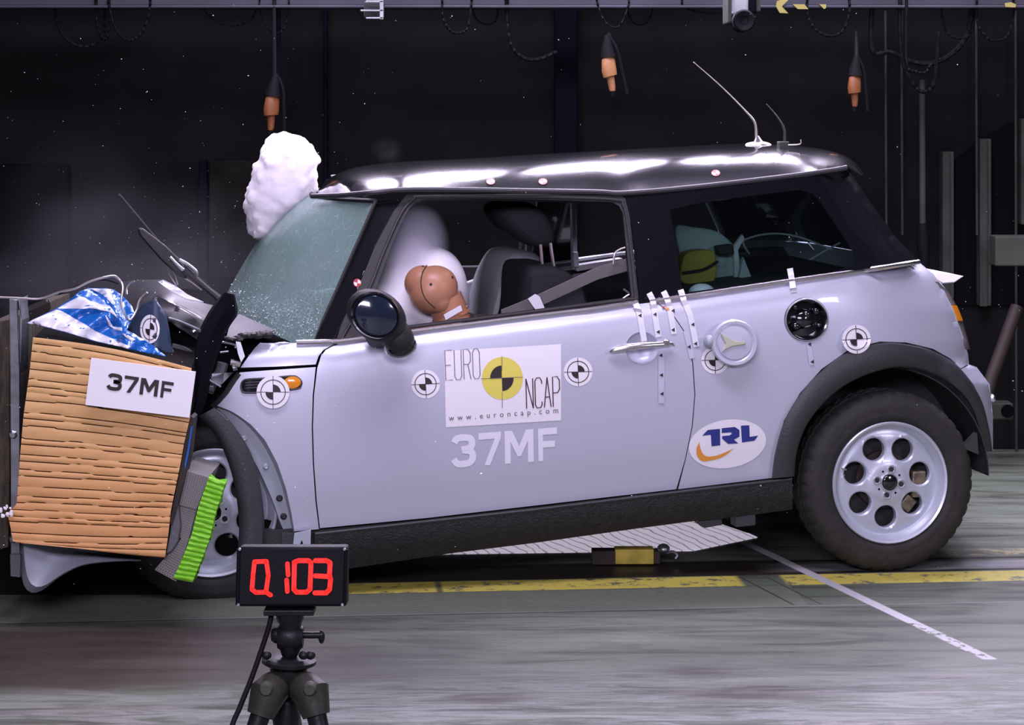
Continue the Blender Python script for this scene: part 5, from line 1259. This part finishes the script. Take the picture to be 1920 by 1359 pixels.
# steel edge plate and old beam it is bolted to
SP = empty('barrier_mount', px(28, 1080, 6.45), 'upright steel mounting plate with a dark stained beam at the left edge', 'mount')
g = G(); g.py([(17, 560), (30, 562), (36, 700), (37, 900), (36, 1080), (20, 1078), (20, 900), (19, 700)], 6.42, .02); g.py([(31, 563), (36, 563), (41, 600), (38, 700), (37, 560)], 6.44, .10); g.obj('edge_plate', M['steel'], SP, smooth=False, bevel=.002)
g = G(); g.py([(-20, 605), (16, 600), (18, 900), (15, 1025), (-20, 1035)], 6.5, .9); g.obj('beam', M['wood'], SP, smooth=False)
g = G(); g.py([(19, 1040), (38, 1040), (37, 1082), (20, 1080)], 6.40, .02); g.obj('foot_plate', M['greysheet2'], SP, smooth=False)
for v_ in (815, 1010):
    g = G(); g.lathe([(0, -.012), (.008, -.012), (.010, -.004), (.014, 0)], px(25, v_, 6.42), (0, 1, 0), 6); g.obj('plate_bolt', M['steel'], SP)
g = G(); g.py([(42, 563), (88, 563), (93, 578), (86, 590), (60, 604), (50, 606), (46, 590)], 6.6, .03); PP = g.obj('clear_cover', M['clearplastic'], SP, bevel=.004)
# ground rubbish of foam at the plate
g = G(); random.seed(5)
for k in range(16):
    g.ball(px(8 + random.uniform(-8, 14), 957 + random.uniform(-9, 12), 6.33), random.uniform(.003, .007), n=6, m=4)
tag(g.obj('foam_crumbs', M['white']), 'white foam crumbs stuck where the barrier block meets the beam', 'crumbs', kind='stuff')
BS = G(); a = px(-60, 1000, 7.0); BS.box((a.x + .50, 7.35, .12), (1.1, .95, .24)); tag(BS.obj('shade_block', M['coredark'], smooth=False), 'low black block added as the shade under the tan barrier block', 'shade block')  # black block put in to stand for the shade below the barrier
# sign
SG = empty('number_sign', px(262, 780, YB - .03), 'white card with dark 37MF lettering on the tan barrier block', 'sign')
sc_ = [(171, 671), (367, 697), (355, 783), (160, 759)]
g = G(); g.py(sc_, YB - .03, .006); g.obj('card', M['white'], SG, smooth=False)
g = G(); big_number(g, (200, 730), (322, 748), (204, 699), lambda u, v_: px(u, v_, YB - .032), 0, 7); mk('lettering', g.v, g.f, M['ink'], SG, face=(0, -1, 0), smooth=False)
# side honeycomb and lime strip in front of the wheel
HC = empty('bumper_honeycomb', px(330, 1090, 6.42), 'grey honeycomb wedge with a lime green pleated strip in front of the front wheel', 'honeycomb')
def cells(name, outl, rows_, cols, dd):
    a, b, c_, d_ = [Vector(p) for p in outl]       # tl, tr, br, bl
    g = G(); g.py(outl, 6.40 + dd, .25, 0)
    for j in range(rows_):
        t = (j + .5) / rows_; p0 = a.lerp(d_, t); p1 = b.lerp(c_, t)
        for i in range(cols):
            s = (i + .5 + .25 * (j % 2)) / (cols + .3); q = p0.lerp(p1, s); w = (p1 - p0) / cols * .30; h = (d_ - a) / rows_ * .26
            g.add([px(*(q - w), 6.398 + dd), px(*(q - h), 6.398 + dd), px(*(q + w), 6.398 + dd), px(*(q + h), 6.398 + dd)], [(0, 1, 2, 3)], 1)
    return g.obj(name, [M['comb'], M['combedge']], HC, smooth=False)
cells('comb_block', [(346, 882), (391, 895), (368, 955), (334, 946)], 20, 9, .0)
cells('comb_block', [(334, 946), (368, 955), (352, 1016), (322, 1000)], 14, 9, .01)
cells('comb_block', [(340, 1010), (352, 1016), (330, 1090), (290, 1068)], 16, 8, .0)
P = resample([Vector(p) for p in [(392, 893), (372, 950), (360, 1000), (345, 1040), (325, 1085)]], 64); Q = resample([Vector(p) for p in [(423, 904), (405, 960), (393, 1010), (378, 1050), (361, 1091)]], 64)
rows = [[px(a.x + (b.x - a.x) * w, a.y + (b.y - a.y) * w + (1.5 * noise.noise(Vector((i * .8, w * 3, 1)))), 6.385 + (.006 if i % 3 == 0 else 0) + .003 * noise.noise(Vector((i * .5, w * 2, 4)))) for w in [k / 8 for k in range(9)]] for i, (a, b) in enumerate(zip(P, Q))]
v, f = grid(rows); mk('green_strip', v, f, M['green'], HC, face=(0, -1, 0), solid=.03, ang=20)
# crumpled blue sheet on the barrier, white reflections painted on as patches
so = [(49, 606), (62, 599), (105, 578), (130, 562), (150, 546), (166, 540), (196, 540), (214, 543), (232, 556), (246, 572), (253, 588), (246, 604), (238, 618), (262, 632), (288, 648), (312, 668), (280, 662), (240, 654), (180, 640), (120, 622), (80, 612)]
def shd(x, y):
    n_ = abs(noise.noise(Vector((x / 62, y / 38, 2.3)))) * 2 + .45 * abs(noise.noise(Vector((x / 26 + 7, y / 17, 5.1))))
    c_ = interp([(160, 540), (215, 565), (222, 600), (238, 620)], x); crease = -.035 * math.exp(-((x - interp([(540, 196), (560, 210), (600, 224), (625, 236)], y)) / 9) ** 2)
    return -.16 - .0016 * (y - 600) + .06 * (n_ - .5) + crease
def sheet_part(name, poly, m, par, off, step=6):
    v2, f = fill(poly, step); return mk(name, [car(x, y, shd(x, y) - off) for x, y in v2], f, m, par, smooth=True, face=TOCAM, solid=.0015, ang=179)
SHT = sheet_part('draped_sheet', so, M['bluefoil'], None, 0, 6)
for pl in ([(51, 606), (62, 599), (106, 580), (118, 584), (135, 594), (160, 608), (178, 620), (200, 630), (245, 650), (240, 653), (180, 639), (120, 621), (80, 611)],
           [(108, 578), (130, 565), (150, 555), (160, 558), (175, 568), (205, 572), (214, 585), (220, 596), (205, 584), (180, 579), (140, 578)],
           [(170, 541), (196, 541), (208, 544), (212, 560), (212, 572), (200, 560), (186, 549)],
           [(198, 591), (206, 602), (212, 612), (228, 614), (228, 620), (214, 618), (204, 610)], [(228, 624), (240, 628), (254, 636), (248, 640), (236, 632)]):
    sheet_part('painted_glint', pl, M['whitefoil'], SHT, .004, 6)
tag(SHT, 'crumpled blue sheet with painted white reflections draped over the top of the tan barrier block', 'sheet')
# torn blue-grey panel carrying a target
TP = empty('torn_panel', car(300, 665, -.05), 'torn blue grey panel with a white target sticker above the barrier sign', 'panel')
tpd = lambda x, y: -.10 + .0022 * abs(x - 292) * .6 + .0006 * (640 - y)
v2, f = fill([(243, 618), (232, 612), (250, 592), (268, 570), (292, 560), (312, 590), (318, 620), (322, 650), (328, 668), (318, 668), (300, 655), (268, 642), (240, 630)], 7)
mk('panel', [car(x, y, tpd(x, y)) for x, y in v2], f, M['bluegrey'], TP, face=TOCAM, solid=.003, ang=179)
target('target_sticker', 281, 617, 27, TP, .1, fn=lambda o: (lambda u, v_: car(u, v_, tpd(u, v_) - .003 - .0015 * o)), sq=.68)
g = G(); g.ball(car(328, 669, -.04), (.008, .008, .008), n=10, m=8); g.tube([car(308, 600, -.03), car(316, 640, -.04), car(328, 669, -.04)], .003, 6); g.obj('panel_stud', M['tape'], TP)
# wires looping over the front
for nm, p, r_, lab in (('loose_cable', [(-10, 557), (40, 559), (75, 560), (110, 548), (140, 541), (168, 528), (200, 519), (215, 518), (226, 527), (230, 540), (227, 565), (232, 585), (243, 600), (256, 582), (262, 562), (276, 548)], .0035, 'pale wire looping over the blue sheet from the left edge'),
                       ('loose_cable', [(110, 552), (150, 534), (190, 524), (222, 532)], .0025, 'thin dark second wire just under the pale wire'),
                       ('loose_cable', [(238, 552), (238, 540), (245, 530), (252, 527)], .003, 'short bent wire stub beside the crumpled bonnet corner')):
    g = G(); g.tube(spl([car(u, v_, -.16 + .02 * sin(i)) for i, (u, v_) in enumerate(p)], 5), r_, 6)
    tag(g.obj(nm, M['wire'] if 'dark' not in lab else M['cable']), lab, 'wire', 'loose wires over the barrier')
# underside shadow bodies: trolley parts on the lane
TR = empty('tow_trolley', gnd(1200, 1052), 'low tow trolley with a yellow plate on the lane rail under the car', 'trolley')
Yt = 7.30
g = G(); 
for (u0, v0, u1, v1, m_, nm) in ((1153, 1030, 1226, 1058, 'yellowbox', 'yellow_plate'), (1110, 1033, 1155, 1059, 'rust', 'trolley_body'), (1226, 1034, 1238, 1058, 'rust', 'end_block')):
    a = px(u0, v0, Yt); b = px(u1, v1, Yt); g = G(); g.box(((a.x + b.x) / 2, Yt + .03, (a.z + b.z) / 2), (b.x - a.x, .06, a.z - b.z)); g.obj(nm, M[m_], TR, smooth=False, bevel=.003)
g = G(); g.ball(px(1244, 1028, Yt), (.022, .03, .016), n=14, m=8); g.tube(spl([px(1250, 1036, Yt), px(1262, 1034, Yt), px(1270, 1040, Yt), px(1266, 1047, Yt)], 4), .005, 6); g.obj('tow_hook', M['steel'], TR)
# striped panel glowing by itself, added for the bright floor under the car
PW = G(); pc = [gnd(790, 1040), gnd(1300, 1033), gnd(1420, 1008), gnd(1330, 968), gnd(800, 985)]
PW.prism(pc, lambda p: p + Vector((0, 0, .003)), lambda p: p + Vector((0, 0, -.003)))
pm = bpy.data.materials.new('striped_glow'); pm.use_nodes = True; k = NT(pm)
w_ = k.n('ShaderNodeTexWave', wave_type='BANDS', bands_direction='X'); w_.inputs['Scale'].default_value = 9; w_.inputs['Distortion'].default_value = 5; w_.inputs['Detail'].default_value = 2; k.l(k.mapping((1, .5, 1), (0, 0, radians(-38))), w_.inputs['Vector'])
c_ = k.ramp(w_.outputs['Fac'], [(.02, (.26, .24, .28, 1)), (.12, (.64, .58, .72, 1))]); k.l(c_, k.b.inputs['Base Color']); k.l(c_, k.b.inputs['Emission Color']); k.b.inputs['Emission Strength'].default_value = .95
tag(PW.obj('glow_panel', pm, smooth=False), 'added striped panel glowing in the floor under the middle of the car', 'window')  # the 'window' here is the added glowing panel
# ---------------------------------------------------------------- timer on its tripod
YC = 5.0
TD = empty('digital_timer', px(545, 1137, YC), 'black box timer showing red digits 0.103 on the tripod', 'timer')
a = px(444, 1027, YC); b = px(649, 1137, YC)
g = G(); g.box(((a.x + b.x) / 2, YC + .04, (a.z + b.z) / 2), (b.x - a.x, .08, a.z - b.z)); g.obj('housing', M['housing'], TD, bevel=.006)
for ua, ub in ((446, 445), (648, 646)):
    g = G(); g.tube([px(ua, 1032, YC - .002), px(ub, 1134, YC - .002)], .0045, 8); g.obj('side_rail', M['housing'], TD)
for (u, v_) in ((448, 1032), (645, 1032), (447, 1134), (642, 1134)):
    g = G(); g.lathe([(0, -.003), (.003, -.003), (.004, 0)], px(u, v_, YC - .004), (0, 1, 0), 10); g.obj('case_screw', M['steel'], TD)
fn = lambda u, v_: px(u, v_, YC - .0035)
sp = lambda p: [(q.x, q.y) for q in spl(p, 4)]
def seg(g, p, w):
    P = [Vector(q) for q in p]
    for a_, b_ in zip(P, P[1:]): stroke(g, [a_, b_], w, fn)
    for q in P: flat_fill(g, circ(q.x, q.y, w / 2, w / 2, 12), fn, 30)
def cellp(x, y): return (400 + x / 3.786, 1000 + y / 3.786)
digs = [('digit', [[(278, 305), (288, 208), (372, 205), (388, 305)], [(278, 320), (272, 400), (300, 422), (372, 420), (385, 320)], [(388, 430), (405, 440)]], 8.5),
        ('digit', [[(522, 222), (528, 300)], [(518, 335), (524, 415)]], 8.5),
        ('digit', [[(570, 212), (600, 200), (670, 200), (690, 215), (685, 400), (660, 420), (590, 420), (570, 400), (572, 212)]], 9),
        ('digit', [[(722, 200), (800, 200), (826, 215), (822, 300), (830, 330), (824, 400), (800, 425), (720, 425)], [(722, 306), (822, 312)]], 9)]
for nm, ss, w in digs:
    g = G()
    for s in ss: seg(g, [cellp(*q) for q in s], w)
    mk(nm, g.v, g.f, M['led'], TD, face=(0, -1, 0), smooth=False)
TD.rotation_euler = (radians(-7), 0, 0)
TPD = empty('tripod', px(540, to_floor(YC), YC + .05), 'black cast camera tripod with crank carrying the red timer', 'tripod')
Q = lambda x, y, dy=0: px(400 + x / 3.786, 1000 + y / 3.786, YC + .04 + dy)
g = G(); g.box(Q(545, 542), (.118, .07, .013)); g.obj('mounting_plate', M['iron'], TPD, smooth=False, bevel=.002)
g = G(); g.tube([Q(545, 545), Q(545, 610), Q(548, 640), Q(548, 800), Q(540, 870)], [.034, .032, .026, .028, .018], 20); g.obj('pan_column', M['iron'], TPD)
g = G(); g.lathe([(0, -.03), (.026, -.03), (.034, -.015), (.034, .015), (.024, .03), (0, .03)], Q(548, 735), (1, 0, 0), 24)
g.lathe([(0, -.045), (.014, -.045), (.020, -.035), (.018, -.02)], Q(548, 720), (1, 0, 0), 16); g.obj('tilt_drum', M['iron'], TPD)
g = G(); g.tube([Q(620, 720), Q(700, 722), Q(775, 720)], .008, 10); g.ball(Q(768, 735), (.008, .008, .016), n=10, m=8); g.obj('crank_handle', M['iron'], TPD)
g = G(); g.lathe([(0, .010), (.050, .010), (.064, .004), (.064, -.004), (.05, -.012), (0, -.012)], Q(538, 905), (.05, 0, 1), 40); g.obj('leveling_disc', M['iron'], TPD)
for x in (378, 640, 690):
    g = G(); g.ball(Q(x, 865, -.03), (.012, .010, .010), n=12, m=8); g.obj('lever_knob', M['iron'], TPD)
g = G(); g.lathe([(0, .03), (.040, .03), (.044, .02), (.044, -.02), (.036, -.032), (0, -.032)], Q(535, 985), (0, 0, 1), 32); g.obj('bowl', M['iron'], TPD)
for nm, kx, tx, dy, ty in (('leg', 390, 240, -.06, -.12), ('leg', 695, 850, -.06, -.12), ('leg', 520, 510, .10, .24)):
    L_ = bpy.data.objects.new('leg', None)
    g = G(); top = Q(535 + (kx - 535) * .4, 1060, dy * .3); kn = Q(kx, 1130, dy); ft = Q(tx, 1500, 0) + Vector((0, ty, 0)); ft = Vector((ft.x + (ft.x - kn.x) * .2, ft.y, .012))
    g.tube([top, top.lerp(kn, .5), kn, kn.lerp(ft, .25)], [.030, .040, .044, .032], 16); o = g.obj('leg', M['olive' if nm == 'leg' else 'iron'], TPD)
    g = G(); g.tube([kn.lerp(ft, .2), kn.lerp(ft, .8), ft], [.024, .021, .018], 14); g.obj('leg_tube', M['iron'], o)
    g = G(); g.ball(ft + Vector((0, 0, .004)), (.03, .03, .014), n=14, m=8); g.obj('foot', M['iron'], o)
    g = G(); g.lathe([(0, -.012), (.012, -.012), (.016, -.004), (.016, .01)], kn + Vector((0, -.038, .02)), (0, 1, 0), 16); g.obj('hinge_bolt', M['greybox'], o)
    bpy.data.objects.remove(L_)
g = G(); g.tube([Q(520, 1180), Q(518, 1300), Q(520, 1400)], [.022, .034, .03], 16); g.obj('centre_column', M['iron'], TPD)
g = G(); g.tube(spl([Q(415, 545, -.01), Q(400, 640, -.02), Q(350, 800, -.03), Q(270, 1030, -.05), Q(190, 1230, -.08), Q(120, 1420, -.12), Vector((-.66, 4.82, .008)), Vector((-.9, 4.6, .008))], 8), .0062, 10)
tag(g.obj('timer_cable', M['cable']), 'black cable dropping from the timer to the floor at the left of the tripod', 'cable')
# ---------------------------------------------------------------- gas, smoke, crumbs
PF = G(); random.seed(11)
Yp = 7.75
prof = [(265, 532, 24), (285, 540, 46), (305, 540, 56), (330, 534, 62), (355, 528, 62), (380, 518, 56), (405, 508, 46), (428, 502, 34)]
for v_, u, r in prof: PF.ball(px(u, v_, Yp), (r * Yp / F, r * Yp / F * .9, r * Yp / F * .75), n=20, m=14)
for k in range(170):
    t = random.random(); v_ = 258 + 180 * t; u = interp([(p[0], p[1]) for p in prof], v_); r = interp([(p[0], p[2]) for p in prof], v_)
    a = random.uniform(0, 2 * pi); e = random.uniform(-1, .2); c_ = sqrt(1 - e * e * .8)
    PF.ball(px(u + r * cos(a) * .93 * c_, v_ + r * .45 * sin(a), Yp) + Vector((0, r * e * .85 * Yp / F, 0)), random.uniform(7, 12) * Yp / F, n=10, m=8)
pf = PF.obj('gas_cloud', M['puff']); tag(pf, 'dense white gas cloud bursting up behind the top of the windscreen', 'cloud')
md = pf.modifiers.new('merge', 'REMESH'); md.mode = 'VOXEL'; md.voxel_size = .008; md.use_smooth_shade = True
tx = bpy.data.textures.new('billow', 'CLOUDS'); tx.noise_scale = .02; tx.noise_depth = 3
md = pf.modifiers.new('billow', 'DISPLACE'); md.texture = tx; md.strength = .014; md.mid_level = .5; md.texture_coords = 'LOCAL'
def volume(name, u, v_, Y, rx, ry, rz, m, label):
    g = G(); c_ = px(u, v_, Y); g.ball(c_, (rx, ry, rz), n=20, m=12); o = g.obj(name, m); tag(o, label, 'smoke', kind=None); return o
volume('dust_cloud', 145, 400, 8.6, .36, .35, .36, smoke('thin_dust', .35, 3, .3, .8), 'thin grey dust cloud hanging above the barrier at upper left')
volume('dust_cloud', 260, 510, 8.4, .75, .4, .42, smoke('thin_dust_b', .6, 2.5, .25, .8), 'grey dust rising behind the wiper and crumpled bonnet')
volume('dust_cloud', 55, 550, 8.2, .36, .3, .24, smoke('thin_dust_c', .5, 3, .3, .75), 'low dust cloud at the left edge above the mounting plate')
volume('smoke_plume', 766, 460, 7.28, .145, .24, .17, smoke('airbag_smoke', 90, 6, .25, .65, col=(.84, .84, .93, 1), power=1.5), 'pale blue smoke plume above the airbag inside the front window')
volume('smoke_plume', 725, 285, 7.6, .07, .07, .07, smoke('roof_smoke', .9, 9, .4, .7), 'small faint smoke wisp above the front of the roof')
# flying crumbs of glass and dirt
g = G(); random.seed(21)
for k in range(520):
    z = random.random()
    if z < .55: u = random.uniform(0, 640); v_ = random.gauss(560, 230)
    else: u = random.uniform(0, 1920); v_ = random.uniform(10, 1080)
    if not 5 < v_ < 1100: continue
    Y = random.uniform(5.6, 6.1) if random.random() < .6 else random.uniform(8.3, 9.5)
    s = random.choice((.0009, .0009, .0011, .0014, .0022)) * Y / 6 * (1 if random.random() < .97 else 1.8)
    c_ = px(u, v_, Y); R = Matrix.Rotation(random.random() * 6, 3, 'X') @ Matrix.Rotation(random.random() * 6, 3, 'Y')
    if c_.z < .02: continue
    q = [R @ Vector(p) * s for p in ((1, 0, 0), (-1, .3, 0), (0, 1.2, .3), (0, 0, 1.1))]
    g.add([c_ + p for p in q], [(0, 1, 2), (0, 2, 3), (0, 3, 1), (1, 3, 2)])
tag(g.obj('flying_crumbs', M['glasschip'], smooth=False), 'tiny pale glass crumbs and dust flying through the air around the car', 'debris', kind='stuff')
# broken glass along the bottom of the screen
WB = bvh_of(WS); g = G()
for k in range(420):
    u = random.uniform(432, 640); v_ = random.gauss(0, 1) * 22 + interp([(430, 560), (450, 585), (520, 618), (640, 632)], u) - 12
    h = WB.ray_cast(Vector((0, 0, H)), ray(u, v_))
    if not h[0]: continue
    s = random.uniform(.0012, .0035); c_ = h[0] - ray(u, v_).normalized() * .006
    R = Matrix.Rotation(random.random() * 6, 3, 'X') @ Matrix.Rotation(random.random() * 6, 3, 'Y')
    q = [R @ Vector(p) * s for p in ((1, 0, 0), (-1, .3, 0), (0, 1.2, .3), (0, 0, 1.1))]
    g.add([c_ + p for p in q], [(0, 1, 2), (0, 2, 3), (0, 3, 1), (1, 3, 2)])
o = g.obj('screen_crumbs', M['glasschip'], CAR, smooth=False); o['kind'] = 'stuff'
